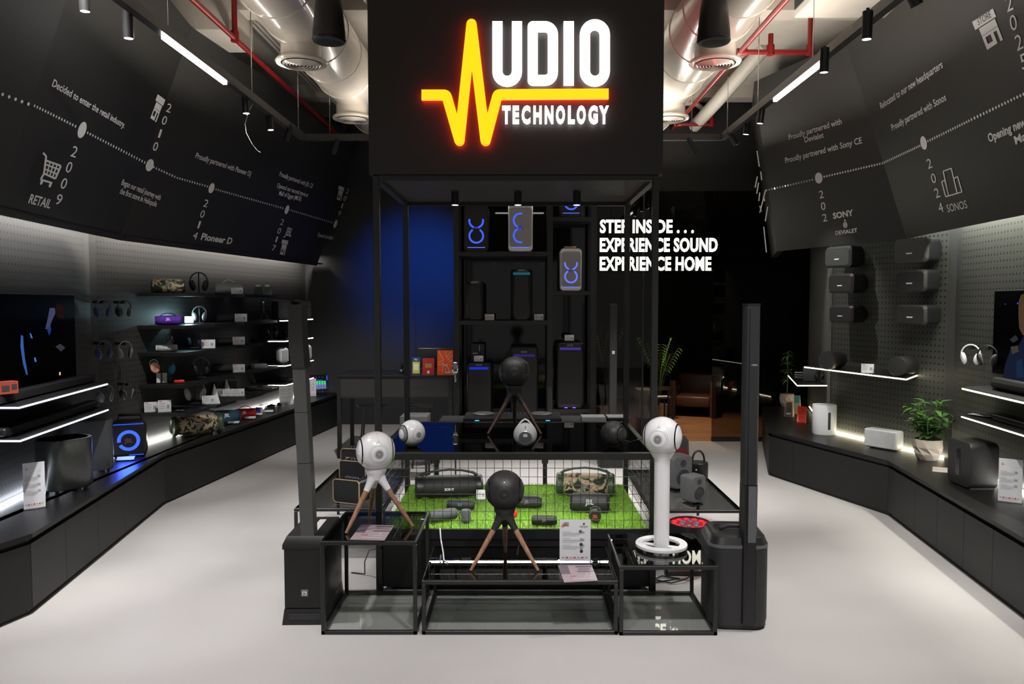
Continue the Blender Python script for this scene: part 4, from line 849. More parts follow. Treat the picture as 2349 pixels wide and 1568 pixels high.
def wedge(label, px, py, w=.11, d=.07, z=ZC, rotz=.5):
    p = at(px, py, z); t = thing('card_holder', label, 'price holder', (p.x, p.y, z), rotz, 'low clear card holders')
    obj('acrylic_block', B().loft([[(-w/2, -d/2, 0), (w/2, -d/2, 0), (w/2, d/2, 0), (-w/2, d/2, 0)], [(-w/2, -d/2, .012), (w/2, -d/2, .012), (w/2, d/2, .035), (-w/2, d/2, .035)]]), ACR, t, smooth=False)
    obj('printed_slip', B().loft([[(-w/2+.004, -d/2+.004, .013), (w/2-.004, -d/2+.004, .013), (w/2-.004, d/2-.004, .034), (-w/2+.004, d/2-.004, .034)], [(-w/2+.004, -d/2+.004, .0135), (w/2-.004, -d/2+.004, .0135), (w/2-.004, d/2-.004, .0348), (-w/2+.004, d/2-.004, .0348)]]), PAP, t, smooth=False)
def headphones(label, loc, rotz, s, cup, band, stand=False, group=None, cushion=BPL, hang=False):
    """s: overall width; origin at the foot (or, hung, under the cups)"""
    t = thing('headphones', label, 'headphones', loc, rotz, group); z0 = .03 if stand else 0; cw, ch = s*.26, s*.33
    pts = [(-s*.44, 0, z0+ch*1.25)]+[(-s*.46*math.cos(PI*i/14), 0, z0+ch*1.6+s*.52*math.sin(PI*i/14)) for i in range(15)]+[(s*.44, 0, z0+ch*1.25)]
    obj('headband', B().tube(pts, [s*.028]*2+[s*.04]*13+[s*.028]*2, 8), band, t)
    for sx in (-1, 1):
        M = Matrix.Translation((sx*s*.36, 0, z0+ch)) @ Matrix.Rotation(sx*.25, 4, 'Y') @ Matrix.Rotation(-sx*.5, 4, 'Z')
        c = obj('ear_cup', B().sph((0, 0, 0), cw*.42, cw*.85, ch, 20, 10, M), cup, t)
        obj('ear_cushion', B().sph((-sx*cw*.28, 0, 0), cw*.3, cw*.8, ch*.9, 18, 8, M), cushion, t)
    if stand: obj('stand', B().box(-s*.3, s*.3, -s*.2, s*.2, 0, .012, .003).cyl((0, .02, 0), (0, .02, z0+ch*1.6+s*.47), .008, seg=8), BPL, t)
    if hang: obj('peg_hook', B().box(-.012, .012, -.02, .16, z0+ch*1.6+s*.30, z0+ch*1.6+s*.47, .002, 1), BPL, t, smooth=False)
    return t
def onL2(px, off, z): p = online(px, WL2[0]+off, WL2[1], z); return (p.x, p.y, z)
def scale_at(y): return y/F

# ---- hanging headphones, two columns next to the television
N2 = math.radians(60)
for (px, py, lab, m) in ((240, 728, 'navy headphones on the pegs nearest the television, upper of two navy pairs', NVY), (240, 823, 'navy headphones on the pegs nearest the television, lower of two navy pairs', NVY), (241, 922, 'dark headphones with pale rims, lowest in the peg column nearest the television', GRY),
                         (288, 727, 'glossy black headphones on the pegs, level with the upper navy pair', BPL), (288, 822, 'dark brown-grey headphones on the pegs, level with the lower navy pair', GRY), (292, 915, 'dark headphones with silver rims under the brown-grey pair', BPL)):
    p = online(px, WL2[0]+.16, WL2[1], 1.5); z = at(px, py, Y=p.y).z; headphones(lab, (p.x, p.y, z), N2, .165, m, m, hang=True, group='headphones hung on pegs', cushion=SLV if 'rims' in lab else BPL)
# ---- column A
def shelfloc(px, r, off=.17):
    y = COLY[colof(px)]+(.10 if off > .2 else .30 if off < .1 else .17); p = at(px, 700, Y=y); return (p.x, y, SHZ[r])
def fc(l, k=1): return face_cam(l[0], l[1], k)
l = shelfloc(387, 0); cylspeaker('camouflage_speaker', 'camouflage cylindrical speaker alone on the top shelf', l, fc(l), .34, .155, CAM, BPL, logom=GLG)
l = shelfloc(385, 1); cylspeaker('cylinder_speaker', 'purple cylindrical speaker with a thin carry loop, beside the glowing sign', l, fc(l), .262, .105, PUR, PUR, logom=emi('violet_logo', (.75, .25, 1), .9), handle=(PUR, .3))
l = shelfloc(433, 1, .22); t = thing('light_sign', 'small glowing white-cyan sign box on the shelf by the purple speaker', 'lit sign', l, fc(l)); obj('light_panel', B().box(-.047, .047, -.012, .012, .012, .085, .004), CYS, t); obj('stand_foot', B().box(-.04, .04, -.02, .02, 0, .012), BPL, t, smooth=False)
txt(t, 'YES', .03, .06, emi('dim_sign_mark', (.6, .8, .9), .8), (0, -.0125, .032), .03)
lamp('sign_glow', 'POINT', (l[0]+.02, l[1]-.06, l[2]+.09), l, 3.2, (.55, .92, 1), .03)
l = shelfloc(380, 2); cylspeaker('cylinder_speaker', 'pale grey cylindrical speaker in front of the camouflage earbud case', l, fc(l), .215, .078, MATS['pale_grey_knit'], MWH)
l = shelfloc(387, 2, .08); t = thing('earbud_case', 'upright grey camouflage box with earbuds behind the pale grey speaker', 'earbuds', l, fc(l)); obj('case', B().box(-.04, .04, -.025, .025, 0, .125, .012), CAMG, t); obj('earbud', B().sph((-.02, -.028, .15), .016), CAMG, t); obj('earbud', B().sph((.022, -.028, .15), .016), CAMG, t)
l = shelfloc(367, 3, .16); t = thing('clip_speaker_stand', 'acrylic stand with a printed card holding the orange and the blue clip speakers', 'display stand', l, fc(l)); obj('acrylic_stand', B().box(-.055, .055, .0, .004, 0, .12).box(-.06, .06, -.04, .04, 0, .005), ACR, t, smooth=False); obj('printed_card', B().box(-.052, .052, -.003, -.001, .01, .115), PAP, t, smooth=False); obj('post', B().cyl((0, -.02, .004), (0, -.02, .22), .008, seg=10), BPL, t)
def clip(label, loc, rz, w, h, m, hm, tilt=0, logo=True):
    t = thing('clip_speaker', label, 'speaker', loc, rz); M = Matrix.Rotation(tilt, 4, 'Y')
    obj('body', B().lathe([(.001, -.022), (w*.40, -.02), (w*.5, -.008), (w*.5, .008), (w*.42, .02), (.001, .022)], 32, M @ Matrix.Translation((0, 0, h*.42)) @ Matrix.Rotation(PI/2, 4, 'X') @ Matrix.Diagonal((1, h*.84/w, 1, 1))), m, t)
    obj('carabiner', B().tube([M @ Vector((x, 0, z)) for x, z in [(-w*.42, h*.62)]+[(-w*.42*math.cos(PI*i/10), h*.70+h*.28*math.sin(PI*i/10)) for i in range(11)]+[(w*.42, h*.62)]], w*.05, 8), hm, t)
    if logo: txt(t, 'JBL', h*.20, w*.5, GLG if m is not BMT else RLG, (0, -.0235, h*.32), .02, M=M)
    return t
clip('orange clip-on speaker with a mint loop, hung on the acrylic stand', (l[0]-.02, l[1]-.07, l[2]+.12), fc(l), .10, .155, mat('salmon_fabric', (.62, .28, .16), .7), mat('mint_plastic', (.18, .55, .42), .4), -.25); clip('blue clip-on speaker hung behind the orange one', (l[0]+.085, l[1]+.03, l[2]+.10), fc(l)+.9, .09, .14, mat('teal_blue_fabric', (.03, .22, .36), .7), BLU, .3, False)
l = shelfloc(407, 3, .2); t = tag(obj('portable_speaker', B().box(-.055, .055, -.03, .03, 0, .042, .016, 4), RED, loc=l, rotz=fc(l)), 'little red rounded speaker lying on the shelf beside the clip speakers', 'speaker')
for px, w, lab in ((347, .135, 'white price card with an earbud print, lower-set of the two on the lowest shelf'), (378, .130, 'slightly taller white price card next to the earbud cases on the lowest shelf')): card(lab, px, 946, SHZ[4]+.0, COLY[colof(px)]+.06, w, .115 if px < 360 else .135)
for i, (px, w) in enumerate(((352, 'under the lower-set price card'), (383, 'under the taller price card'), (402, 'just past the price cards'), (412, 'at the shelf end'))): l = shelfloc(px, 4, .28); tag(obj('earbud_case', B().box(-.032, .032, -.022, .022, 0, .028, .012, 3), BPL, loc=l, rotz=fc(l)), 'small glossy dark earbud case %s' % w, 'earbuds', 'earbud cases')
# ---- column B
for px, r, s, cm, bm, lab in ((457, 0, .21, BMT, BPL, 'black headphones on a stand, topmost of the headphone column'), (457, 1, .165, GRY, GRY, 'grey headphones with silver ear pads, second in the headphone column'), (444, 2, .16, NVY, NVY, 'navy blue headphones, in the middle of the headphone column'), (458, 3, .20, BMT, GRY, 'brownish black headphones above the white pair'), (443, 4, .235, MATS['matt_white'], SLV, 'white headphones with grey ear pads, on the lowest headphone shelf')):
    l = shelfloc(px, r, .18); headphones(lab, l, fc(l), s, cm, bm, stand=True, cushion=SLV if cm in (GRY, MATS['matt_white']) else BPL)
card('white price card beside the navy blue headphones', 478, 797, SHZ[2], COLY[colof(478)]+.06, .15, .105); card('white price card with a headphone print, beside the white headphones', 479, 925, SHZ[4], COLY[colof(479)]+.06, .145, .105)
# ---- column C
l = shelfloc(526, 0); cylspeaker('cylinder_speaker', 'large light grey cylindrical speaker with a carry strap, on the top shelf', l, fc(l), .345, .148, GRW, GRY, None, handle=(MWH, .22))
card('white price card in front of the light grey strap speaker', 544, 675, SHZ[0], COLY[colof(544)]+.06, .14, .085)
for px, w in ((593, 'nearer the grey strap speaker'), (614, 'nearer the studio monitors')):
    l = shelfloc(px, 0); t = thing('cable_box', 'small green-black boxed accessory on the wall, %s' % w, 'box', l, fc(l)); obj('carton', B().box(-.055, .055, -.02, .02, 0, .11), mat('dark_green_print', (.05, .075, .045), .5, noise=.9, scale=18), t, smooth=False); obj('hang_tab', B().box(-.03, .03, -.001, .001, .11, .135), PAP, t, smooth=False)
for px, r, L, D, m, lab in ((519, 1, .25, .105, DGR, 'dark grey cylindrical speaker on the second shelf, next to a blue-print card'), (518, 2, .225, .088, GRY, 'slate green-grey cylindrical speaker on the middle shelf'), (512, 3, .255, .102, DGR, 'blue-grey cylindrical speaker just above the white pyramids')):
    l = shelfloc(px, r); cylspeaker('cylinder_speaker', lab, l, fc(l), L, D, m, BPL, None if r != 2 else 'JBL', GLG)
for px, r, lab in ((553, 1, 'price card with a blue print next to the dark grey speaker'), (547, 2, 'price card with a red mark next to the slate speaker'), (546, 3, 'price card with a light blue print next to the blue-grey speaker')): card(lab, px, 740, SHZ[r], COLY[colof(px)]+.06, .145, .105)
for px, py, h, w in ((488, 905, .185, 'nearer the white headphones'), (516, 896, .17, 'farther from the white headphones')):
    l = shelfloc(px, 4, .16); tag(obj('display_pyramid', B().loft([[(-.05, -.05, 0), (.05, -.05, 0), (.05, .05, 0), (-.05, .05, 0)], [(-.002, -.002, h+.05), (.002, -.002, h+.05), (.002, .002, h+.05), (-.002, .002, h+.05)]]), PAP, loc=l, rotz=fc(l)+.3, smooth=False), 'thin white pyramid display on the lowest shelf, %s' % w, 'display pyramid')
    l = shelfloc(px+14, 4, .07); t = thing('earbud_box', 'dark retail carton with brown print behind the pyramid %s' % w, 'box', l, fc(l)); obj('carton', B().box(-.055, .055, -.03, .03, 0, .17), mat('dark_brown_print', (.06, .04, .028), .5, noise=.8, scale=20), t, smooth=False); obj('lid_flap', B().box(-.055, .055, -.031, -.029, .12, .17), BPL, t, smooth=False)
for px, lab in ((504, 'white price card, first of four in the earbud row'), (522, 'price card with a watch print, second in the earbud row'), (537, 'price card behind the white earbud case'), (550, 'price card with black earbud print, last in the earbud row')): card(lab, px, 910, SHZ[4], COLY[colof(px)]+.06, .115, .10)
for px, m, lab in ((509, BPL, 'black smart watch case in front of the first earbud card'), (527, MWH, 'white earbud case in front of the cards'), (543, BPL, 'black oval earbud case in front of the cards'), (554, BPL, 'black earbud case at the end of the earbud row')): l = shelfloc(px, 4, .28); tag(obj('earbud_case', B().box(-.035, .035, -.022, .022, 0, .04, .014, 3), m, loc=l, rotz=fc(l)), lab, 'earbuds')
# ---- lit shelves with studio monitors and DJ gear
def monitor(label, loc, rotz, w, d, h, m, foot=True):
    t = thing('studio_monitor', label, 'loudspeaker', loc, rotz); z0 = .03 if foot else 0
    R_ = lambda s, y: [(x*s, y, z0+h/2+z*s) for x, z in rrect(w, h, w*.16, 5)]
    obj('cabinet', B().loft([R_(.93, -d/2), R_(1, -d/2+.02), R_(1, d/2-.03), R_(.9, d/2)]), m, t)
    obj('woofer', B().lathe([(w*.36, 0), (w*.34, -.004), (w*.24, .015), (w*.1, .02), (.0005, .012)], 28, Matrix.Translation((0, -d/2-.001, z0+h*.36)) @ Matrix.Rotation(PI/2, 4, 'X') @ Matrix.Diagonal((1, 1, -1, 1))), INK, t)
    obj('tweeter', B().lathe([(w*.16, 0), (w*.10, .006), (.0005, -.002)], 20, Matrix.Translation((0, -d/2-.002, z0+h*.78)) @ Matrix.Rotation(PI/2, 4, 'X') @ Matrix.Diagonal((1, 1, -1, 1))), INK, t)
    if foot: obj('rubber_stand', B().box(-w*.38, w*.38, -d*.42, d*.38, 0, .014, .004).box(-w*.2, w*.2, -d*.2, d*.2, .01, z0+.004), BPL, t)
    return t
for px, Y, lab in ((645, 11.25, 'black studio monitor on the topmost lit shelf, in full view'), (693, 11.8, 'black studio monitor on the topmost lit shelf, half hidden by the column loudspeaker')): p = at(px, 730, Y=Y); monitor(lab, (p.x, Y, 1.82), .75, .20, .23, .285, BMT, False)
for px, Y, z, lab in ((625, 11.12, 1.53, 'black ridged headphones on the second lit shelf'), (662, 11.5, 1.53, 'second dark headphones on the lit shelf below the studio monitor')): p = at(px, 780, Y=Y); headphones(lab, (p.x, Y, z), .6, .18, BPL, BPL, stand=True)
p = at(604, 730, Y=10.5); t = thing('desk_microphone', 'black microphone on a small tripod, left of the studio monitor', 'microphone', (p.x, 10.5, 1.82), .4); t['label'] = 'black microphone on a small tripod, beside the studio monitor'
obj('mic_body', B().cyl((0, 0, .12), (0, 0, .24), .02, .022, 14), BPL, t); obj('mic_grille', B().sph((0, 0, .25), .024), CHR, t)
for a in (0, 2.1, 4.2): obj('tripod_leg', B().cyl((0, 0, .13), (.09*math.cos(a), .09*math.sin(a), 0), .005, seg=6), BPL, t)
p = at(668, 760, Y=11.9); tag(obj('product_box', B().box(-.05, .05, -.03, .03, 0, .16), mat('royal_blue_print', (.02, .09, .45), .4), loc=(p.x, 11.9, 1.53), rotz=.5, smooth=False), 'blue carton standing on the second lit shelf', 'box')
for px, Y, lab in ((648, 11.15, 'rounded white speaker on the third lit shelf, in full view'), (702, 11.85, 'rounded white speaker on the third lit shelf, behind the column loudspeaker')):
    p = at(px, 830, Y=Y); t = thing('white_speaker', lab, 'speaker', (p.x, Y, 1.18), .8); obj('cabinet', B().box(-.075, .075, -.085, .085, .01, .245, .055, 5), MWH, t); obj('base', B().cyl((0, 0, 0), (0, 0, .012), .05, seg=20), GRY, t); obj('front_grille', B().box(-.05, .05, -.087, -.083, .05, .205, .02, 3), GRW, t)
p = at(592, 845, Y=10.52); tag(obj('audio_interface', B().box(-.11, .11, -.08, .08, 0, .055, .006), GRY, loc=(p.x, 10.52, SHZ[3]), rotz=.5), 'small grey audio interface box on a dark shelf below the lit ones', 'audio interface')
for px, Y, lab in ((596, 10.55, 'flat black DJ controller beside the lowest lit shelf'), (668, 11.5, 'white-edged flat DJ deck on the lowest lit shelf')):
    p = at(px, 880, Y=Y); t = thing('dj_controller', lab, 'DJ gear', (p.x, Y, .905 if Y > 11 else .875), .3); obj('deck', B().box(-.16, .16, -.10, .10, 0, .045, .006), BPL, t); obj('jog_wheel', B().cyl((-.1, 0, .045), (-.1, 0, .055), .07, seg=24), GRY, t); obj('jog_wheel', B().cyl((.1, 0, .045), (.1, 0, .055), .07, seg=24), GRY, t)
# ---- on the worktop
l = (-3.73, 8.93, ZC); boombox('big camouflage boombox with an arched handle on the worktop', l, fc(l)+.25, .56, .275, CAM, OLV)
p = at(517, 970, ZC); l = (p.x, p.y+.09, ZC); cylspeaker('cylinder_speaker', 'navy blue cylindrical speaker between the camouflage boombox and the red speaker', l, fc(l)-.15, .31, .155, BLU, BLU)
p = at(558, 960, ZC); l = (p.x, p.y+.08, ZC); cylspeaker('cylinder_speaker', 'bright red cylindrical speaker with a red carry loop on the worktop', l, fc(l)-.15, .26, .125, RED, RED, logom=LGO, handle=(RED, .3))
p = at(579, 951, ZC); l = (p.x, p.y+.07, ZC); cylspeaker('cylinder_speaker', 'small purple cylindrical speaker peeping out behind the red one', l, fc(l)-.1, .16, .085, PUR, PUR, None)
p = at(592, 948, ZC); t = thing('clip_speaker', 'little white square speaker with a ring, at the end of the speaker row', 'speaker', (p.x, p.y+.03, ZC), .35); obj('body', B().box(-.05, .05, -.022, .022, 0, .085, .02, 4), MWH, t); obj('ring', B().torus((.055, 0, .095), (0, 1, 0), .014, .004, 16, 6), MWH, t)
for px, py, w in ((500, 986, 'before the camouflage boombox'), (536, 972, 'before the navy blue speaker'), (574, 961, 'before the red speaker'), (590, 953, 'before the purple speaker'), (615, 946, 'before the small white ring speaker')): wedge('low clear card holder lying %s' % w, px, py, .145, .06, rotz=.12)
p = at(640, 928, ZC); tag(obj('computer_mouse', B().sph((0, 0, .0), .035, .055, .03, 20, 10), BPL, loc=(p.x, p.y, ZC+.005), rotz=.4), 'black computer mouse in front of the printed info sheet', 'mouse')
tag(obj('cable_bundle', B().tube([at(x, y, ZC+.012) for x, y in ((584, 934), (590, 930), (597, 931), (605, 929), (612, 931), (622, 928), (630, 930), (620, 926), (608, 927), (596, 926))], .012, 8), BPL), 'dark tangled cable bundle lying along the worktop light strip', 'cable')
card('tall white info sheet in a stand by the mouse and the light strip', 657, 928, ZC, at(657, 928, ZC).y, .20, .33, tall=True, name='info_sign', cat='info sign', rotz=.25); card('tall white info sheet with two black squares, beside the pad controller', 713, 909, ZC, at(713, 909, ZC).y, .17, .29, tall=True, name='info_sign', cat='info sign', rotz=.2)
p = at(726, 907, ZC); t = thing('pad_controller', 'black pad controller tilted on a stand with glowing coloured pads', 'music pad', (p.x, p.y+.02, ZC+.09), .3); T = Matrix.Rotation(math.radians(52), 4, 'X')
obj('body', B().box(-.19, .19, 0, .29, -.02, .01, .004).xf(T), BPL, t); obj('stand', B().cyl((-.1, .06, -.09), (-.1, .12, .1), .006, seg=6).cyl((.1, .06, -.09), (.1, .12, .1), .006, seg=6), CHR, t)
pc = [emi('pad_coral', (1, .30, .25), .75), emi('pad_green', (.05, .9, .22), .8), emi('pad_violet', (.25, .22, .9), .75)]
for r in range(4):
    for c in range(8): obj('pad', B().box(-.17+c*.041, -.136+c*.041, .02+r*.038, .052+r*.038, .01, .014).xf(T), pc[0] if c < 4 and False else (pc[0] if c < 3 else (pc[1] if r > 1 else pc[2])), t, smooth=False)
b = B(); 
for i in range(6): b.cyl((-.15+i*.05, .235, .01), (-.15+i*.05, .235, .025), .009, seg=10)
obj('knob_row', b.xf(T), GRY, t); obj('button_strip', B().box(.165, .18, .18, .27, .01, .013).box(-.17, .1, .178, .186, .01, .013).xf(T), BLED, t, smooth=False)

# ---- television corner at the left frame edge
p0, p1 = online(-60, WL1[0]+.05, WL1[1], 1.8), online(162, WL1[0]+.05, WL1[1], 1.8); L, a = seg_obj(p0, p1); zb, zt_ = at(162, 868, Y=p1.y).z, at(162, 675, Y=p1.y).z
TV = thing('television', 'dark television showing thin blue and violet light shapes, on the headphone side wall', 'television', (p0.x, p0.y, zb), a)
obj('housing', B().box(0, L, -.04, .03, 0, zt_-zb, .004), BPL, TV, smooth=False); GLS = mat('dark_screen', (.001, .001, .0015), .3, spec=.02, noise=0); SC = obj('screen', B().box(.01, L-.01, -.043, -.040, .012, zt_-zb-.01), GLS, TV, smooth=False)
def tvp(px, py):
    n = Vector((math.sin(a), -math.cos(a), 0)); o = Vector((p0.x, p0.y, zb))+n*.0445; q = onplane(px, py, dict(O=o, N=n)); v = q-o; return (v.x*math.cos(a)+v.y*math.sin(a), -.0445, v.z)
for nm, pts, m in (('blue_streak', ((48, 768), (53, 770), (54, 790), (57, 820), (64, 860), (60, 858), (53, 835), (47, 795)), emi('screen_blue', (.06, .22, .75), .45)), ('violet_shape', ((114, 706), (126, 706), (127, 718), (117, 740), (114, 756), (104, 754), (110, 728)), emi('screen_violet', (.12, .14, .32), .35)), ('blue_dot', ((68, 763), (72, 766), (75, 776), (71, 775)), emi('screen_bright_blue', (.05, .28, .85), .7)), ('blue_dot', ((78, 820), (82, 820), (84, 830), (80, 829)), MATS['screen_bright_blue']), ('blue_blur', ((108, 750), (116, 748), (118, 756), (113, 770), (109, 758)), emi('screen_deep_blue', (.02, .08, .4), .4)), ('red_haze', ((130, 696), (146, 700), (150, 716), (146, 732), (132, 728), (127, 712)), emi('screen_red', (.03, .001, .004), .25)), ('grey_shape', ((127, 795), (138, 788), (150, 797), (140, 806), (134, 800)), emi('screen_grey', (.10, .08, .12), .35)), ('orange_dot', ((136, 853), (139, 853), (139, 860), (136, 860)), AMB)):
    b = B(); b.bm.faces.new([b.bm.verts.new(tvp(*q)) for q in pts]); obj(nm, b, m, SC, smooth=False)
def soundbar(label, p0, p1, z, h, d, m=BPL, round_=.02, grill=True):
    L, a = seg_obj(p0, p1); t = thing('soundbar', label, 'soundbar', (p0[0], p0[1], z), a); obj('bar', B().box(0, L, -d, 0, .006, h, round_, 4), m, t); obj('front_grille', B().box(.03, L-.03, -d-.002, -d+.002, h*.2, h*.75), BGR, t, smooth=False)
    obj('foot', B().box(.1, .14, -d*.8, -d*.2, 0, .008), BPL, t, smooth=False); obj('foot', B().box(L-.14, L-.1, -d*.8, -d*.2, 0, .008), BPL, t, smooth=False)
soundbar('long black soundbar on the shelf right under the dark television', wl(WL1, 5.2, .20), wl(WL1, 6.9, .20), 1.36, .075, .10); soundbar('long black soundbar on the lower shelf, above the drum subwoofer', wl(WL1, 5.3, .22), wl(WL1, 6.9, .22), 1.13, .07, .10)
p = at(4, 905, Y=5.35); t = thing('product_box', 'small red carton with a black device print, cut by the frame edge', 'box', (p.x, 5.35, 1.436), 1.1); obj('carton', B().box(-.09, .09, -.04, .04, 0, .085), mat('red_print', (.30, .045, .03), .5, noise=.5, scale=9), t, smooth=False); obj('device_print', B().box(-.02, .03, -.042, -.04, .02, .06).box(.045, .08, -.042, -.04, .03, .065), INK, t, smooth=False)
DRM = mat('brushed_dark_metal', (.085, .088, .085), .32, .75, noise=.25, scale=60)
p = at(124, 1134, ZC); t = thing('subwoofer', 'metallic dark oval drum subwoofer on small feet', 'subwoofer', (p.x+.02, p.y+.12, ZC), 1.0)
rr2 = lambda s, z: [(x*s, y*s, z) for x, y in rrect(.40, .31, .14, 10)]
obj('drum', B().loft([rr2(.94, .035), rr2(1, .05), rr2(1, .425), rr2(.985, .435)]), DRM, t); obj('top_dish', B().loft([rr2(.985, .435), rr2(.96, .437), rr2(.4, .425)]), mat('dark_satin', (.06, .065, .062), .35), t)
for x, y in ((-.11, -.08), (.11, -.08), (.11, .08), (-.11, .08)): obj('foot', B().cyl((x, y, 0), (x, y, .04), .02, seg=12), BPL, t)
p = at(212, 1084, ZC); t = thing('subwoofer', 'tall dark blue-grey box subwoofer with rounded corners', 'subwoofer', (p.x-.05, p.y+.06, ZC), .55)
rr3 = lambda s, z: [(x*s, y*s, z) for x, y in rrect(.36, .30, .06, 8)]
obj('cabinet', B().loft([rr3(.96, .03), rr3(1, .04), rr3(1, .465), rr3(.98, .475)]), mat('slate_cabinet', (.058, .062, .068), .5), t); obj('top_plate', B().loft([rr3(.98, .475), rr3(.94, .477)]), MATS['dark_satin'], t)
for x, y in ((-.13, -.11), (.13, -.11), (.13, .11), (-.13, .11)): obj('foot', B().cyl((x, y, 0), (x, y, .035), .018, seg=12), BPL, t)
p = at(304, 1048, ZC); t = thing('party_speaker', 'cube party speaker with a glowing blue ring on the worktop', 'speaker', (p.x-.08, p.y+.12, ZC), .38); w, h = .305, .35
obj('cabinet', B().box(-w/2, w/2, -.14, .14, 0, h, .035, 4), BPL, t); obj('front_grille', B().box(-w/2+.02, w/2-.02, -.145, -.14, .03, h-.03, .002, 1), BGR, t, smooth=False)
r_ = obj('light_ring', B().arcband((0, h*.48), .070, .102, math.radians(-150), math.radians(190), -.149, -.146, 40), emi('ring_blue', (.05, .14, 1), 1.25), t, smooth=False); obj('light_bar', B().box(-w/2+.02, w/2-.02, -.146, -.143, h-.026, h-.018), BLED, t, smooth=False); obj('light_bar', B().box(.0, w/2-.02, -.146, -.143, .02, .028), BLED, t, smooth=False)
obj('handle', B().tube([(-.1, .03, h-.01), (-.1, .03, h+.05), (.1, .03, h+.05), (.1, .03, h-.01)], .014, 8), BPL, t); txt(t, 'JBL', .04, .075, mat('copper_print', (.22, .12, .09), .5), (0, -.146, h*.42), .03)
lamp('ring_glow', 'AREA', (t.location.x+.08, t.location.y-.22, ZC+.17), (t.location.x+.5, t.location.y-1.2, ZC-.3), 2.2, (.05, .12, 1), .15)
card('tall white info sign on an acrylic foot in front of the drum subwoofer', 80, 1166, ZC, at(80, 1166, ZC).y, .14, .345, tall=True, name='info_sign', cat='info sign', rotz=.75); card('white info sign seen edge on between the drum and the tall subwoofer', 192, 1100, ZC, at(192, 1100, ZC).y, .16, .33, tall=True, name='info_sign', cat='info sign', rotz=1.22)
wedge('low clear card holder lying before the glowing ring speaker', 288, 1056, .16, .07, rotz=.3)
# ------------------------------------------------------------ right-hand wall
NR2 = math.radians(-70)
def wallspeaker(label, px, py, w, h, d, m, off=.24):
    p = online(px, WR2[0]-off*1.05, WR2[1], 2.3); z = at(px, py, Y=p.y).z; t = thing('wall_speaker', label, 'loudspeaker', (p.x, p.y, z-h/2), NR2, 'speakers on the perforated wall')
    f = lambda s, y, k: [(x*s, y, h/2+zz*s*k) for x, zz in rrect(w, h, h*.2, 6)]
    obj('front_grille', B().loft([f(.90, -.035, .9), f(1, -.012, 1), f(1, .0, 1)]), m, t); obj('cabinet', B().loft([f(1, .0, 1), f(.99, d*.7, .99), f(.80, d, .8)]), BPL, t)
    obj('badge', B().box(-.035, .035, -.038, -.033, h*.36, h*.42).xf(Matrix.Identity(4)), LGO, t, smooth=False); obj('wall_bracket', B().box(-.03, .03, d*.8, off+.02, h*.4, h*.6), BPL, t, smooth=False); return t
LTG = mat('light_charcoal_grille', (.045, .050, .047), .55, noise=.15)
for px, py, w, h, m, lab in ((1924, 589, .40, .235, LTG, 'grey wall speaker in the top pair, nearer the dark glass'), (2090, 575, .41, .24, LTG, 'grey wall speaker in the top pair, nearer the bright television'), (1932, 650, .38, .215, BMT, 'dark wall speaker in the middle pair, nearer the dark glass'), (2092, 644, .38, .22, BMT, 'dark wall speaker in the middle pair, nearer the bright television'), (1934, 720, .36, .19, BMT, 'dim wall speaker in the lowest pair, nearer the dark glass'), (2095, 722, .37, .20, BMT, 'dim wall speaker in the lowest pair, nearer the bright television')): wallspeaker(lab, px, py, w, h, .21, m)
for px, py, Y, lab in ((1912, 835, 8.55, 'squat black round-faced speaker on the large lit shelf, nearer the dark glass'), (2075, 858, 7.75, 'squat black round-faced speaker on the large lit shelf, nearer the bright television')):
    p = at(px, py, 1.335); p = Vector((p.x, Y, 1.335)); p.x = (px-CX)/F*Y; t = thing('bookshelf_speaker', lab, 'loudspeaker', tuple(p), -.8); r = .10
    obj('body', B().lathe([(r*.9, -.16), (r, -.14), (r, .14), (r*.9, .16)], 32, Matrix.Translation((0, 0, r)) @ Matrix.Rotation(PI/2, 4, 'X')), BMT, t); obj('front_grille', B().lathe([(r*.86, .161), (.0005, .168)], 28, Matrix.Translation((0, 0, r)) @ Matrix.Rotation(PI/2, 4, 'X')), BGR, t); obj('cradle', B().box(-.05, .05, -.1, .1, 0, .02), BPL, t, smooth=False)
card('small white price card between the two black round-faced speakers', 1990, 851, 1.335, 8.0, .12, .10, rotz=-.35)
p = at(2014, 845, Y=7.95); tag(obj('round_stand', B().lathe([(.001, -.006), (.038, -.006), (.04, 0), (.038, .006), (.001, .006)], 24, Matrix.Translation((0, 0, .04)) @ Matrix.Rotation(PI/2, 4, 'X')).box(-.015, .015, -.02, .02, 0, .006), BPL, loc=(p.x, 7.95, 1.335), rotz=-.4), 'little dark round disc on a foot beside the small price card', 'stand')
def hungphones(label, px, py, s, cup, band):
    p = online(px, WR1[0]-.14, WR1[1], 1.5); z = at(px, py, Y=p.y).z; return headphones(label, (p.x, p.y, z), math.radians(-50), s, cup, band, hang=True, cushion=GRY if cup is BPL else MWH)
hungphones('white headphones hung on a peg beside the bright television', 2226, 836, .17, MWH, MWH); hungphones('glossy black headphones hung next to the white pair', 2264, 840, .17, BPL, BPL)
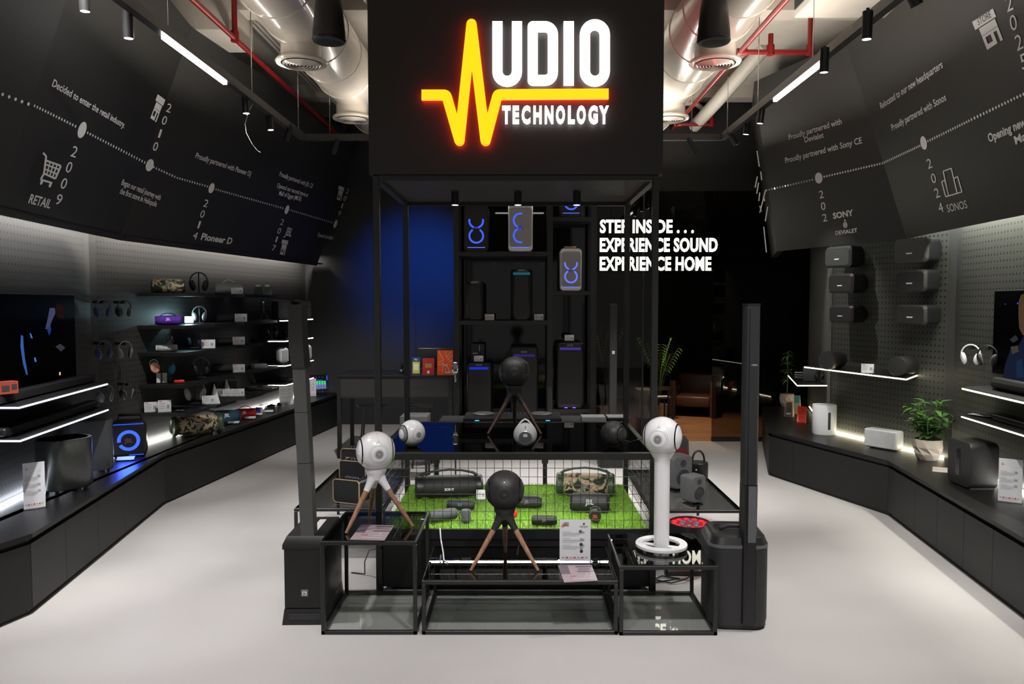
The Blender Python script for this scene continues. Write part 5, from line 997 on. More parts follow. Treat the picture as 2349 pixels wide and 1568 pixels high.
# television
p0, p1 = online(2288, WR1[0]-.05, WR1[1], 1.8), online(2480, WR1[0]-.05, WR1[1], 1.8); L, a = seg_obj(p0, p1); zb, zt_ = at(2288, 862, Y=p0.y).z, at(2288, 666, Y=p0.y).z
TV = thing('television', 'bright television showing a person in blue, cut by the frame edge', 'television', (p0.x, p0.y, zb), a)
obj('housing', B().box(0, L, -.035, .03, 0, zt_-zb, .004), BPL, TV, smooth=False); SC = obj('screen', B().box(.008, L-.01, -.038, -.035, .03, zt_-zb-.008), GLS, TV, smooth=False)
for nm, pts, m in (('blue_figure', ((2348, 770), (2338, 790), (2318, 800), (2306, 835), (2300, 868), (2352, 876), (2356, 772)), emi('screen_navy', (.004, .02, .10), .2)), ('blue_highlight', ((2331, 830), (2344, 820), (2350, 866), (2332, 866)), emi('screen_azure', (.008, .07, .22), .2)), ('face', ((2344, 676), (2352, 674), (2356, 770), (2346, 768), (2338, 752), (2336, 720), (2338, 695)), emi('screen_skin', (.26, .13, .07), .25)), ('hair', ((2342, 676), (2352, 672), (2352, 688), (2339, 700), (2336, 712), (2337, 690)), emi('screen_hair', (.13, .08, .04), .4)), ('emblem', ((2318, 795), (2334, 792), (2337, 806), (2322, 812)), emi('screen_sand', (.16, .13, .09), .25)), ('dust', ((2316, 778), (2330, 768), (2336, 778), (2324, 786)), emi('screen_dust', (.05, .06, .07), .3)), ('spark', ((2305, 696), (2307, 696), (2307, 698), (2305, 698)), BLED), ('spark', ((2333, 694), (2336, 694), (2336, 697), (2333, 697)), BLED)):
    n = Vector((math.sin(a), -math.cos(a), 0)); o = Vector((p0.x, p0.y, zb))+n*(.0395+.001*('face' in nm)+.0005*('high' in nm or 'emb' in nm)+.002*('hair' in nm)); b = B(); vs = []
    for q in pts: v = onplane(*q, dict(O=o, N=n))-Vector((p0.x, p0.y, zb)); vs.append(b.bm.verts.new((v.x*math.cos(a)+v.y*math.sin(a), -(v.dot(n)), v.z)))
    b.bm.faces.new(vs); obj(nm, b, m, SC, smooth=False)
# round soundbar + flat one
a0, a1 = Vector((*wl(WR1, 6.3, -.22), 1.415)), Vector((*wl(WR1, 5.0, -.22), 1.415)); t = thing('soundbar', 'long black tube-shaped soundbar under the bright television', 'soundbar', (a0.x, a0.y, 1.36)); obj('tube', B().tube([a0, a0+(a1-a0)*.01, a1], [.035, .05, .05], 24), BPL, t, world=True); obj('cradle', B().box(-.03, .03, -.06, .0, 0, .01).box(-.03+.02, .03+.02, -.9, -.84, 0, .01), BPL, t, smooth=False)
soundbar('flat black soundbar on the lower warm-lit shelf', wl(WR1, 6.2, -.18), wl(WR1, 4.8, -.18), 1.123, .06, .12)
p = at(2240, 955, 1.123); t = thing('card_holder', 'clear slanted card holder at the end of the lower warm-lit shelf', 'price holder', (p.x+.03, p.y, 1.123), -1.2); obj('acrylic_block', B().box(-.10, .10, -.04, .04, 0, .03, .003, 1), ACR, t, smooth=False); obj('printed_slip', B().box(-.09, .09, -.035, .035, .012, .014), PAP, t, smooth=False)
# plants
LEAF = mat('leaf_green', (.075, .20, .035), .42, noise=.45, scale=9); LEAF2 = mat('variegated_leaf', (.16, .27, .08), .45, noise=.5, scale=25); STEM = mat('stem_green', (.10, .16, .05), .6)
POT = mat('faceted_pot_beige', (.50, .44, .37), .6, noise=.08); SOIL = mat('pebbles', (.25, .21, .16), .8, noise=.5, scale=60)
def leaf(b, base, d, ln, w, droop):
    d = Vector(d).normalized(); up = Vector((0, 0, 1)); side = d.cross(up); side = side.normalized() if side.length > .01 else Vector((1, 0, 0)); nrm = side.cross(d); L_ = []; 
    for i in range(6):
        u = i/5; c = Vector(base)+d*ln*u+Vector((0, 0, -droop*ln*u*u)); ww = w*math.sin(PI*min(1, .06+u*.94))**.8; L_.append((c-side*ww+nrm*ww*.25, c, c+side*ww+nrm*ww*.25))
    V = [[b.bm.verts.new(q) for q in r] for r in L_]
    for r, s_ in zip(V, V[1:]):
        for i in (0, 1): b.bm.faces.new((r[i], r[i+1], s_[i+1], s_[i]))
def pot(t, r0, r1, r2, h, m):
    b = B(); n = 9; lv = [(0, r0, 0), (h*.30, r1*.98, .5), (h*.62, r2, 0), (h, r2*.93, .5)]; rg = [[b.bm.verts.new((r*math.cos(2*PI*(k+o)/n), r*math.sin(2*PI*(k+o)/n), z)) for k in range(n)] for z, r, o in lv]
    for i, (x, y) in enumerate(zip(rg, rg[1:])):
        for k in range(n):
            j = (k+1) % n
            if i % 2 == 0: b.bm.faces.new((x[k], x[j], y[k])); b.bm.faces.new((x[j], y[j], y[k]))
            else: b.bm.faces.new((x[k], x[j], y[j])) if False else b.bm.faces.new((x[k], y[k], y[k-1])); b.bm.faces.new((x[k], x[j], y[k]))
    b.bm.faces.new(rg[0][::-1]); obj('pot', b, m, t, smooth=False); obj('pebble_soil', B().disc((0, 0, h*.93), (0, 0, 1), r2*.9, 18), SOIL, t)
r2 = random.Random(5)
p = at(2141, 1056, ZC); PLN1 = thing('potted_plant', 'bushy green plant in a faceted beige pot at the bend of the counter', 'plant', (p.x-.02, p.y+.07, ZC)); pot(PLN1, .09, .125, .135, .20, POT)
b, s_ = B(), B()
for i in range(9):
    a = 2*PI*i/9+r2.uniform(-.2, .2); ln = r2.uniform(.10, .17); hh = r2.uniform(.22, .40); tip = Vector((math.cos(a)*ln, math.sin(a)*ln, .2+hh)); mid = tip*.55+Vector((0, 0, .04)); 
    if i == 0: tip = Vector((.26, -.02, .42)); mid = Vector((.13, 0, .28))
    s_.tube([(0, 0, .17), mid, tip], .005, 6)
    for k in range(15):
        u = .22+.78*k/14; c = mid.lerp(tip, (u-.5)*2) if u > .5 else Vector((0, 0, .18)).lerp(mid, u*2); an = r2.uniform(0, 2*PI); leaf(b, c, (math.cos(an), math.sin(an), r2.uniform(-.1, .9)), r2.uniform(.09, .145), r2.uniform(.022, .034), r2.uniform(.1, .5))
obj('foliage', b, LEAF, PLN1); obj('stems', s_, STEM, PLN1)
for x, y, h in ((-.06, 0, .62), (.09, .02, .60), (-.1, .05, .57)): obj('tendril', B().tube([(0, 0, .3), (x*.8, y, .48), (x, y, .55), (x*1.3, y, h)], .0018, 5), STEM, PLN1)
p = at(1806, 935, ZC); PLN2 = thing('potted_plant', 'slim variegated plant in a beige pot on the counter, behind the paper bags', 'plant', (p.x+.04, p.y+.14, ZC)); pot(PLN2, .07, .10, .105, .19, POT); b, s_ = B(), B(); s_.tube([(0, 0, .17), (.01, 0, .45), (.0, 0, .72)], .007, 6)
for z, n, ln in ((.40, 8, .13), (.52, 9, .15), (.63, 8, .13), (.74, 9, .13), (.78, 6, .10)):
    for k in range(n): an = 2*PI*k/n+r2.uniform(-.2, .2); leaf(b, (.005, 0, z+r2.uniform(-.02, .02)), (math.cos(an), math.sin(an), r2.uniform(.1, .8)), ln*r2.uniform(.8, 1.1), .017, r2.uniform(.3, .9))
obj('foliage', b, LEAF2, PLN2); obj('stem', s_, STEM, PLN2)
# white home speakers, subwoofer, papers
p = at(1894, 998, ZC); t = thing('white_subwoofer', 'white upright oval speaker with a dark slot, on the worktop', 'speaker', (p.x+.02, p.y+.1, ZC), math.radians(-22)); w_ = lambda s, z: [(x*s, y*s, z) for x, y in rrect(.265, .20, .095, 10)]
obj('cabinet', B().loft([w_(.95, .0), w_(1, .012), w_(1, .335), w_(.97, .345), w_(.9, .343)]), MWH, t); obj('slot', B().prism([(x+.055, z+.165) for x, z in rrect(.028, .20, .0135, 6)], -.103, -.09), INK, t)
p = at(2026, 1030, ZC); t = thing('home_speaker', 'low wide white speaker with rounded edges, on the worktop', 'speaker', (p.x+.03, p.y+.06, ZC), math.radians(-56)); obj('cabinet', B().box(-.18, .18, -.075, .075, .004, .20, .022, 4), MWH, t); obj('front_grille', B().box(-.168, .168, -.078, -.07, .016, .188, .002, 1), mat('white_grille', (.66, .68, .69), .6), t, smooth=False); obj('foot', B().box(-.12, .12, -.05, .05, 0, .006), GRY, t, smooth=False)
p = at(2232, 1120, ZC); t = thing('subwoofer', 'big black box subwoofer with a tall slot, beside the acrylic info sign', 'subwoofer', (p.x+.05, p.y+.10, ZC), math.radians(-90)); R_ = lambda s, y: [(x*s, y, .195+z*s) for x, z in rrect(.34, .375, .05, 6)]
obj('cabinet', B().loft([R_(.97, -.115), R_(1, -.105), R_(1, .105), R_(.97, .115)]), BMT, t); obj('slot', B().prism([(x-.01, z+.20) for x, z in rrect(.055, .22, .008, 4)], -.118, -.11), GLB, t); obj('slot_rim', B().box(-.044, -.039, -.117, -.113, .085, .31), GRY, t, smooth=False)
for x in (-.12, .12): obj('foot', B().box(x-.02, x+.02, -.1, .1, 0, .012), BPL, t, smooth=False)
p = at(2165, 1080, ZC); t = thing('leaflet', 'folded white papers lying before the black slotted subwoofer', 'paper', (p.x, p.y, ZC), -.5); obj('sheet', B().box(-.09, .09, -.06, .06, 0, .004), PAP, t, smooth=False); obj('folded_flap', B().loft([[(-.09, -.05, .004), (.09, -.05, .004), (.09, .06, .02), (-.09, .06, .02)], [(-.09, -.05, .005), (.09, -.05, .005), (.09, .06, .021), (-.09, .06, .021)]]), mat('sand_paper', (.45, .38, .33), .6), t, smooth=False)
card('tall white info sign in a clear acrylic stand beside the black slotted subwoofer', 2316, 1152, ZC, at(2316, 1152, ZC).y, .155, .335, tall=True, name='info_sign', cat='info sign', rotz=-.62)
p = at(1841, 970, ZC); t = thing('leaflet_stand', 'bright red leaflet leaning on a small easel on the worktop', 'leaflet', (p.x, p.y+.05, ZC), -.5); T = Matrix.Rotation(math.radians(-24), 4, 'X'); obj('sheet', B().box(-.055, .055, 0, .003, .01, .215).xf(T), emi('unused', (0, 0, 0), 0) if False else mat('bright_red_print', (.75, .05, .02), .4), t, smooth=False); obj('easel_foot', B().box(-.05, .05, -.03, .09, 0, .004), RED, t, smooth=False)
b = B()
for i in range(6): b.box(-.04, .04-(i % 2)*.02, -.001, .0, .05+i*.025, .056+i*.025)
obj('print', b.xf(T), mat('dark_red_ink', (.3, .02, .01), .5), t, smooth=False)
# paper bag displays
p = at(1812, 955, ZC); t = thing('paper_bag', 'dark printed leaflet and kraft paper bag beside the slim plant', 'bag', (p.x, p.y+.03, ZC), -.5); obj('bag_body', B().loft([[(-.06, -.03, 0), (.06, -.03, 0), (.06, .04, 0), (-.06, .04, 0)], [(-.045, 0, .21), (.045, 0, .21), (.045, .01, .21), (-.045, .01, .21)]]), mat('kraft_paper', (.48, .36, .28), .7), t, smooth=False); obj('printed_front', B().loft([[(-.055, -.036, .005), (.045, -.036, .005), (.035, -.006, .19), (-.04, -.006, .19)], [(-.055, -.034, .005), (.045, -.034, .005), (.035, -.004, .19), (-.04, -.004, .19)]]), mat('dark_photo_print', (.05, .03, .025), .4, noise=.9, scale=14), t, smooth=False)
txt(t, 'NEW', .02, .06, LGO, (0, -.037, .03), .02)
p = at(1832, 950, ZC); t = thing('paper_bag', 'folded pale paper bag with a teal panel, next to the dark leaflet', 'bag', (p.x, p.y+.07, ZC), -.5); obj('bag_body', B().loft([[(-.05, -.03, 0), (.05, -.03, 0), (.05, .04, 0), (-.05, .04, 0)], [(-.04, 0, .25), (.04, 0, .25), (.04, .01, .25), (-.04, .01, .25)]]), MATS['kraft_paper'], t, smooth=False); obj('teal_panel', B().box(-.03, .03, -.012, -.008, .14, .24), mat('teal_print', (.02, .30, .34), .5), t, smooth=False)
# small corner shelf things
p = at(1858, 872, Y=9.6); t = thing('smart_speaker', 'dark square speaker on the small lit corner shelf', 'speaker', (p.x, 9.6, 1.09), -.35); obj('cabinet', B().box(-.085, .085, -.08, .08, .004, .19, .012), MATS['slate_cabinet'], t); obj('control_panel', B().box(-.05, .05, -.05, .05, .19, .193), BPL, t, smooth=False)
p = at(1832, 868, Y=10.1); 
for i in range(3): tag(obj('card_stack', B().box(-.05, .05, -.035, .035, i*.03, i*.03+.012), PAP, loc=(p.x, 10.1, 1.09+.0), rotz=-.4, smooth=False), 'pale flat tray in a little pile on the small lit corner shelf', 'tray', 'pale trays on the corner shelf')
p = at(1880, 862, Y=9.45); headphones('small dark wireless headphones at the end of the corner shelf', (p.x, 9.45, 1.09), -.3, .11, BPL, BPL, stand=True)

# ------------------------------------------------------------ things on the kiosk grass and side tables
def gpos(px, py, d=.05): p = at(px, py, GZ); return (p.x, p.y+d, GZ)
l = gpos(1027, 1148, .11); t = boombox('large black barrel boombox standing on the grass', l, math.radians(8), .56, .235, BGR, BPL, True, 'SONY', LGO)
l = gpos(1345, 1142, .10); boombox('camouflage boombox with olive ends, on the grass', l, math.radians(-6), .49, .235, CAM, OLV)
l = gpos(1355, 1178, .07); cylspeaker('cylinder_speaker', 'black cylindrical speaker on the grass in front of the camouflage boombox', l, math.radians(-8), .305, .145, BGR, BPL, logom=GRW)
l = gpos(1366, 1200, .02); clip('small dark clip speaker with an orange mark, on the grass behind the info sign', l, math.radians(-5), .088, .125, BMT, CHR)
l = gpos(1210, 1168, .05); cylspeaker('cylinder_speaker', 'black cylindrical speaker on the grass half behind the black sphere', l, math.radians(-5), .225, .095, BGR, BPL, logom=GLG)
l = gpos(1249, 1207, .04); cylspeaker('cylinder_speaker', 'short black cylindrical speaker lying at the front of the grass', l, math.radians(-3), .185, .072, BGR, BPL, logom=GRW)
l = gpos(1056, 1171, .04); t = cylspeaker('cylinder_speaker', 'small black speaker with a pale blue maker mark, on the grass', l, math.radians(-6), .215, .075, BGR, BPL, 'SONY', emi('pale_blue_mark', (.25, .6, .9), .5))
l = gpos(1014, 1198, .05); cylspeaker('cylinder_speaker', 'dark grey speaker lying askew on the grass beside the upright one', l, math.radians(28), .215, .088, DGR, DGR, None)
p = at(1068, 1200, GZ); t = thing('mini_speaker', 'small dark grey upright cylinder speaker on the grass', 'speaker', (p.x, p.y+.04, GZ)); obj('body', B().lathe([(.030, 0), (.037, .006), (.037, .085), (.032, .092), (.001, .090)], 28), DGR, t); obj('strap', B().tube([(-.036, 0, .075), (-.055, 0, .06), (-.05, .01, .02)], .003, 6), BPL, t); obj('slot_print', B().box(-.016, .016, -.039, -.036, .012, .018), INK, t, smooth=False)
card('white price card standing on the grass next to the large black boombox', 1103, 1146, GZ, at(1103, 1146, GZ).y, .075, .085, rotz=0)
tag(obj('clip_speaker', B().box(-.022, .022, -.015, .015, 0, .05, .01, 3), RED, loc=gpos(1180, 1186, .02)), 'tiny dark red speaker on the grass hidden beside the black sphere', 'speaker')
# low tables
def goldbox(label, px, py, w, h, rz, hd=False):
    p = at(px, py, .451); t = thing('gold_trim_speaker', label, 'speaker', (p.x, p.y+.11, .451), rz, None); R_ = lambda s, y: [(x*s, y, h/2+.008+z*s) for x, z in rrect(w, h, .028, 5)]
    obj('cabinet', B().loft([R_(.97, -.085), R_(1, -.08), R_(.98, .08), R_(.95, .085)]), BPL, t); obj('front_grille', B().loft([R_(.93, -.088), R_(.93, -.084)]), BGR, t)
    b = B(); pts = [(x, z+h/2+.008) for x, z in rrect(w*.985, h*.985, .028, 5)]; stroke(b, pts, .0055, -.093, -.083, True); obj('gold_frame', b, GLD, t, smooth=False)
    c = obj('control_panel', B().box(-w*.25, w*.32, -.045, .045, h+.006, h+.011), GLB, t, smooth=False)
    for i in range(5): obj('control_knob', B().cyl((-w*.2+i*w*.11, -.01, h+.010), (-w*.2+i*w*.11, -.01, h+.022), .011, seg=14), CHR, c)
    obj('foot', B().box(-w*.35, w*.35, -.05, .05, 0, .012), BPL, t, smooth=False)
    if hd: obj('side_loop', B().box(-w*.3, -w*.15, -.097, -.09, .05, .11), GLD, t, smooth=False)
goldbox('gold-framed black speaker, nearest the white tripod speaker of the three', 802, 1158, .25, .19, math.radians(-22)); goldbox('gold-framed black speaker, in the middle of the three', 815, 1110, .27, .195, math.radians(-20)); goldbox('gold-framed black speaker with a gold side tab, last of the three towards the stools', 815, 1075, .27, .185, math.radians(-12), True)
GEN = mat('graphite_monitor', (.105, .11, .115), .5, .1)
p = at(1592, 1160, .451); monitor('small graphite studio monitor at the front of the smoked side table', (p.x, p.y+.05, .451), math.radians(30), .145, .15, .215, GEN); p = at(1556, 1128, .451); monitor('larger graphite studio monitor half behind the white pedestal column', (p.x, p.y+.06, .451), math.radians(24), .19, .18, .285, GEN)
p = at(1603, 1098, .451); t = thing('basket_speaker', 'black round-topped speaker with a leather strap handle, at the far end of the side table', 'speaker', (p.x, p.y+.03, .451), .2); obj('body', B().lathe([(.085, 0), (.09, .01), (.09, .145), (.083, .152), (.001, .154)], 32), BPL, t); obj('strap', B().tube([(-.06, 0, .10)]+[(-.06*math.cos(PI*i/12), 0, .16+.095*math.sin(PI*i/12)) for i in range(13)]+[(.06, 0, .10)], .010, 6), BMT, t); obj('strap_rivet', B().disc((-.06, -.092, .10), (0, -1, 0), .008, 12), CHR, t)
p = at(1561, 1080, .451); t = thing('tower_speaker', 'dark rounded speaker with a glowing red face behind the white sphere', 'speaker', (p.x, p.y+.12, .451), .1); obj('cabinet', B().loft([rr(.19, .2, .05, 0), rr(.20, .21, .06, .04), rr(.18, .19, .06, .28), rr(.12, .14, .05, .33)]), BMT, t); obj('red_face', B().lathe([(.001, .02), (.06, .012), (.075, 0)], 28, Matrix.Translation((-.01, -.11, .15)) @ Matrix.Rotation(PI/2, 4, 'X')), emi('dim_red_glow', (.25, .004, .02), .35), t)
# round stage light on the floor
p = at(1587, 1290, 0); SL = thing('stage_light', 'round black stage light facing up with a ring of red lamps', 'stage light', (1.295, 5.80, 0)); z1 = .41
obj('can', B().lathe([(.10, .12), (.155, .16), (.158, z1), (.150, z1+.004), (.148, z1-.012), (.10, .12)], 40, caps=False), BPL, SL); rg = obj('lens_plate', B().disc((0, 0, z1-.012), (0, 0, 1), .149, 40), emi('red_glow_plate', (.8, .008, .02), .5), SL)
for i in range(12): a = 2*PI*i/12; obj('red_lamp', B().sph((.118*math.cos(a), .118*math.sin(a), z1-.012), .021, .021, .009, 14, 6), RLED, rg)
for i in range(6): a = 2*PI*i/6+.2; obj('clear_lens', B().sph((.058*math.cos(a), .058*math.sin(a), z1-.012), .024, .024, .014, 14, 6), mat('violet_lens', (.10, .09, .14), .15), rg)
for sx in (-1, 1): obj('yoke_arm', B().box(sx*.165, sx*.185, -.025, .025, .02, .34, .006), BPL, SL); obj('yoke_knob', B().cyl((sx*.15, 0, .31), (sx*.205, 0, .31), .02, seg=14), RED, SL)
obj('floor_yoke', B().box(-.185, .185, -.025, .025, 0, .02), BPL, SL, smooth=False)
lamp('red_beam', 'SPOT', (SL.location.x, SL.location.y, z1+.02), (SL.location.x+.12, SL.location.y+1.4, 5), 260, (1, .04, .06), .1, spot=22, blend=.8)
# booklets and the acrylic sign on the front tables
def booklet(label, pts, z):
    P = [at(x, y, z) for x, y in pts]; c = sum(P, Vector())/4; t = thing('booklet', label, 'booklet', (c.x, c.y, z)); L_ = lambda q, dz: [(v.x-c.x, v.y-c.y, dz) for v in q]
    obj('cover', B().loft([L_(P, .001), L_(P, .005)]), mat('mauve_cover', (.36, .29, .32), .3, noise=.25, scale=7), t, smooth=False)
    bl = lambda u, v: P[0].lerp(P[1], u).lerp(P[3].lerp(P[2], u), v)-Vector((c.x, c.y, z-.0056))
    q = lambda u0, u1, v0, v1, bb: bb.quad(bl(u0, v0), bl(u1, v0), bl(u1, v1), bl(u0, v1))
    b = B(); q(0, .28, .45, 1, b); q(.5, 1, .55, .62, b); q(.55, .95, .70, .76, b); q(.5, .98, .84, .93, b); obj('cover_picture', b, mat('plum_print', (.13, .10, .12), .35), t, smooth=False)
    e1, e2 = (P[1]-P[0]).normalized(), (P[3]-P[0]).normalized()
    def tx(s_, u, v, w, h, m): me = text_mesh(s_, h, w, .03); o_ = bl(u, v); me.transform(Matrix(((e1.x, e2.x, 0, o_.x), (e1.y, e2.y, 0, o_.y), (0, 0, 1, .0062), (0, 0, 0, 1)))); obj('print', me, m, t, smooth=False)
    tx('AUDIO', .22, .28, .045, .018, RLG); tx('DEVIALET', .62, .26, .055, .010, LGO); b = B(); q(.3, .9, .13, .15, b); b.disc(bl(.76, .42), (0, 0, 1), .007, 12); obj('print', b, LGO, t, smooth=False); return t
booklet('mauve booklet lying on the tall front table below the white sphere', ((803, 1238), (882, 1240), (904, 1206), (828, 1204)), T1['h']+.006); booklet('mauve booklet lying on the low front table below the acrylic sign', ((1294, 1336), (1371, 1332), (1357, 1297), (1280, 1297)), T2['h']+.006)
zt2 = T2['h']+.006; SG = card('tall white brand info sheet in a clear stand on the low front table', 1319, 1288, zt2, at(1319, 1288, zt2).y, .205, .285, tall=True, name='info_sign', cat='info sign', rotz=0)
sh = [o for o in SG.children if o.name.startswith('printed_sheet')][0]
txt(sh, 'UDIO', .022, .034, INK, (-.058, -.0022, .244), .03); txt(sh, 'DEVIALET', .008, .055, INK, (.058, -.0022, .234), .01); b = B(); stroke(b, [(-.094, .246), (-.088, .246), (-.085, .232), (-.081, .262), (-.078, .232), (-.074, .246), (-.042, .240)], .0025, -.0024, -.002); obj('print', b, RINK, sh, smooth=False); b = B().disc((.058, -.0023, .256), (0, -1, 0), .007, 14); obj('print', b, INK, sh, smooth=False)
for i, (x, z, m) in enumerate(((.035, .205, GRY), (.042, .15, GRW), (.040, .118, INK), (.042, .092, GRW), (.042, .072, INK))): obj('product_print', B().disc((x, -.0024, z), (0, -1, 0), .011, 16), m, sh, smooth=False)
# cables
for nm, lab, pts, m in (('power_cable', 'black power cable hanging from the plinth under the tall front table', [(-.98, 5.46, .32), (-1.02, 5.5, .30), (-1.10, 5.62, .25), (-1.16, 5.75, .12), (-1.17, 5.8, .01), (-1.28, 5.84, .006)], BPL), ('power_cable', 'tangled black cable on the floor under the pedestal table', [(.78, 5.5, .34), (.86, 5.52, .2), (.92, 5.6, .03), (1.0, 5.62, .01), (1.12, 5.66, .012), (1.2, 5.7, .01), (1.08, 5.74, .016), (1.0, 5.68, .012), (1.12, 5.6, .012), (1.22, 5.62, .03), (1.3, 5.68, .05)], BPL), ('power_cable', 'pale cable with a plug hanging beside the low front table', [(-.56, 5.44, .47), (-.55, 5.40, .40), (-.52, 5.25, .36), (-.5, 5.1, .352), (-.47, 5.05, .352)], MWH), ('power_cable', 'thin black cable behind the black front sphere', [(.06, 5.46, .40), (.04, 5.44, .3), (.0, 5.40, .353), (-.01, 5.2, .352)], BPL)):
    tag(obj(nm, B().tube(pts, .005, 6), m), lab, 'cable')

# ------------------------------------------------------------ behind the kiosk: gear table, shelving, bar, stools
YS = 10.4
def sx_(px, Y=YS): return at(px, 700, Y=Y).x
def sz(py, Y=YS): return at(1190, py, Y=Y).z
ST = thing('steel_shelving', 'tall black steel shelving unit with party speakers, behind the kiosk', 'shelving', (sx_(1205), YS+.2, 0)); xs = [sx_(1047), sx_(1262), sx_(1361)]; pw = .035; DP = .48
for i, x in enumerate(xs):
    for y in (YS, YS+DP-pw): obj('upright', B().box(x-pw, x+pw, y, y+pw, 0, 3.62), FRM, ST, world=True, smooth=False)
def sh_(x0, x1, z): obj('shelf_board', B().box(x0, x1, YS+.003, YS+DP-.003, z-.055, z, .002, 1), FRM, ST, world=True, smooth=False)
Z1, Z2, Z3, Z4, Z5, Z6 = sz(577), sz(735), sz(667), sz(497), sz(938), sz(958)
for z in (Z1, Z2, Z6, 3.62): sh_(xs[0]-pw, xs[1]+pw, z)
for z in (Z4, Z3, Z5, 3.62): sh_(xs[1]+pw, xs[2]+pw, z)
obj('dark_glass_back', B().box(xs[0], xs[2], YS+DP, YS+DP+.01, .1, 3.6), GLB, ST, world=True, smooth=False)
obj('led_bar', B().box(sx_(1132), sx_(1252), YS+.02, YS+.04, sz(470)-.006, sz(470)+.004), LED, ST, world=True, smooth=False)
def party(label, px0, px1, py0, py1, bodym, lights, z, base=None, copper=False):
    x0, x1 = sx_(px0, YS+.02), sx_(px1, YS+.02); w = x1-x0; h = (py1-py0)/F*(YS+.02); d = .32; t = thing('party_speaker', label, 'speaker', ((x0+x1)/2, YS+.02+d/2, z))
    R_ = lambda s, y: [(x*s, y, h/2+zz*(1-(1-s)*w/h)) for x, zz in rrect(w, h, w*.16, 6)]
    obj('cabinet', B().loft([R_(.97, -d/2), R_(1, -d/2+.015), R_(1, d/2)]), base or bodym, t); obj('front_grille', B().prism([(x, z_+h*.51) for x, z_ in rrect(w*.90, h*.82, w*.12, 6)], -d/2-.008, -d/2-.001), bodym, t)
    r = w*.30; zB = h*.34; zA = zB+r*2.02; y0, y1 = -d/2-.012, -d/2-.009; g = PBW if 'pale' in label or 'white' in label else PBL
    full = lights
    for a0, a1, zc in full: obj('light_ring', B().arcband((0, zA if zc else zB), r*.80, r*1.06, math.radians(a0), math.radians(a1), y0, y1, 30), g, t, smooth=False)
    obj('light_bar', B().box(-w*.36, w*.36, -d/2-.006, -d/2-.002, h*.085, h*.10), PBW, t, smooth=False)
    txt(t, 'JBL', h*.055, w*.24, INK if bodym is not BGR else BPL, (0, -d/2-.013, (zA+zB)/2-h*.02), .03)
    obj('handle', B().tube([(-w*.28, 0, h-.01), (-w*.28, 0, h+.025), (w*.28, 0, h+.025), (w*.28, 0, h-.01)], .014, 8), COP if copper else (base or bodym), t)
    obj('base_foot', B().box(-w*.4, w*.4, -d*.4, d*.4, 0, .012), base or bodym, t, smooth=False); return t
PGR = mat('warm_grey_grille', (.27, .25, .25), .6, noise=.1)
party('black party speaker with two blue ring lights, on the top shelf', 1065, 1121, 470, 576, BGR, [(120, 420, 0), (165, 375, 1)], Z1, BPL)
party('light grey party speaker with a blue half-eight light, on the top shelf', 1166, 1222, 468, 577, PGR, [(75, 285, 1), (80, 285, 0)], Z1, MWH)
party('smaller white party speaker with blue rings and a copper handle, in the narrow bay', 1285, 1334, 569, 666, PGR, [(168, 372, 1), (120, 420, 0)], Z3, MWH, True)
party('black party speaker mostly hidden above the narrow bay', 1283, 1336, 400, 494, BGR, [(180, 330, 1), (200, 340, 0)], Z4, BPL)
def tower(label, px0, px1, py0, h, z, glow, glowz=.93, Y=YS+.03, square=False, logo='SONY'):
    x0, x1 = sx_(px0, Y), sx_(px1, Y); w = x1-x0; d = w*.95; t = thing('tower_speaker', label, 'speaker', ((x0+x1)/2, Y+d/2, z)); rad = w*.12 if square else w*.42
    R_ = lambda s, zz: [(x*s, y*s, zz) for x, y in rrect(w, d, rad, 7)]
    obj('cabinet', B().loft([R_(.94, 0), R_(1, .02), R_(1, h-.05), R_(.97, h-.015), R_(.88, h)]), BPL, t)
    b = B(); b.prism([(x, zz+h*.47) for x, zz in rrect(w*(.86 if square else .6), h*.80, .02, 4)], -d/2-.006, -d/2+.002); obj('front_grille', b, BGR, t)
    if glow: obj('glow_band', B().box(-w*.38, w*.38, -d/2-.008, -d/2-.003, h*glowz-.035, h*glowz+.0), glow, t, smooth=False)
    if logo: txt(t, logo, .022, .085, GRW, (0, -d/2-.009, h*(glowz+.02)), .02)
    return t
tower('round-topped black tower speaker with a warm glow on top, second shelf of the steel unit', 1067, 1110, 640, sz(640)-sz(730), Z2, None); tower('taller black tower speaker with a teal band, second shelf of the steel unit', 1171, 1222, 612, sz(612)-sz(730), Z2, TEAL, .94)
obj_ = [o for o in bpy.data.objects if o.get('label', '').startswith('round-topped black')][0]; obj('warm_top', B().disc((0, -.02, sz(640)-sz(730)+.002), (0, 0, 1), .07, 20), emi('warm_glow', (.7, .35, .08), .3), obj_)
tower('square black tower speaker with a blue glowing band, lowest bay of the steel unit', 1070, 1127, 832, sz(832)-sz(957), Z6, emi('blue_band', (.01, .04, .9), .6), .93, square=True); tower('square black tower speaker with blue corner lights, behind the black tripod sphere', 1170, 1235, 795, sz(795)-sz(957), Z6, PDIM, .90, square=True)
tower('large black tower speaker with a dim purple band, in the narrow bay', 1277, 1340, 784, sz(784)-sz(936), Z5, emi('violet_band', (.14, .07, .6), .35), .93, square=True)
TWR = [o for o in bpy.data.objects if o.get('label', '').startswith('large black tower')][0]
for dx in (-.055, .055): obj('violet_led', B().box(dx-.02, dx+.02, -.19, -.18, .012, .022), PLED, TWR, smooth=False)
for px, py, z, lab in ((1123, 731, Z2, 'small white price card beside the round-topped tower speaker'), (1236, 731, Z2, 'small white price card beside the teal-band tower speaker'), (1306, 784, sz(783), 'small white price card on top of the purple-band tower speaker'), (1098, 832, sz(831), 'small white price card on top of the blue-band tower speaker')): card(lab, px, py, z, YS+.10, .125, .085, rotz=0)
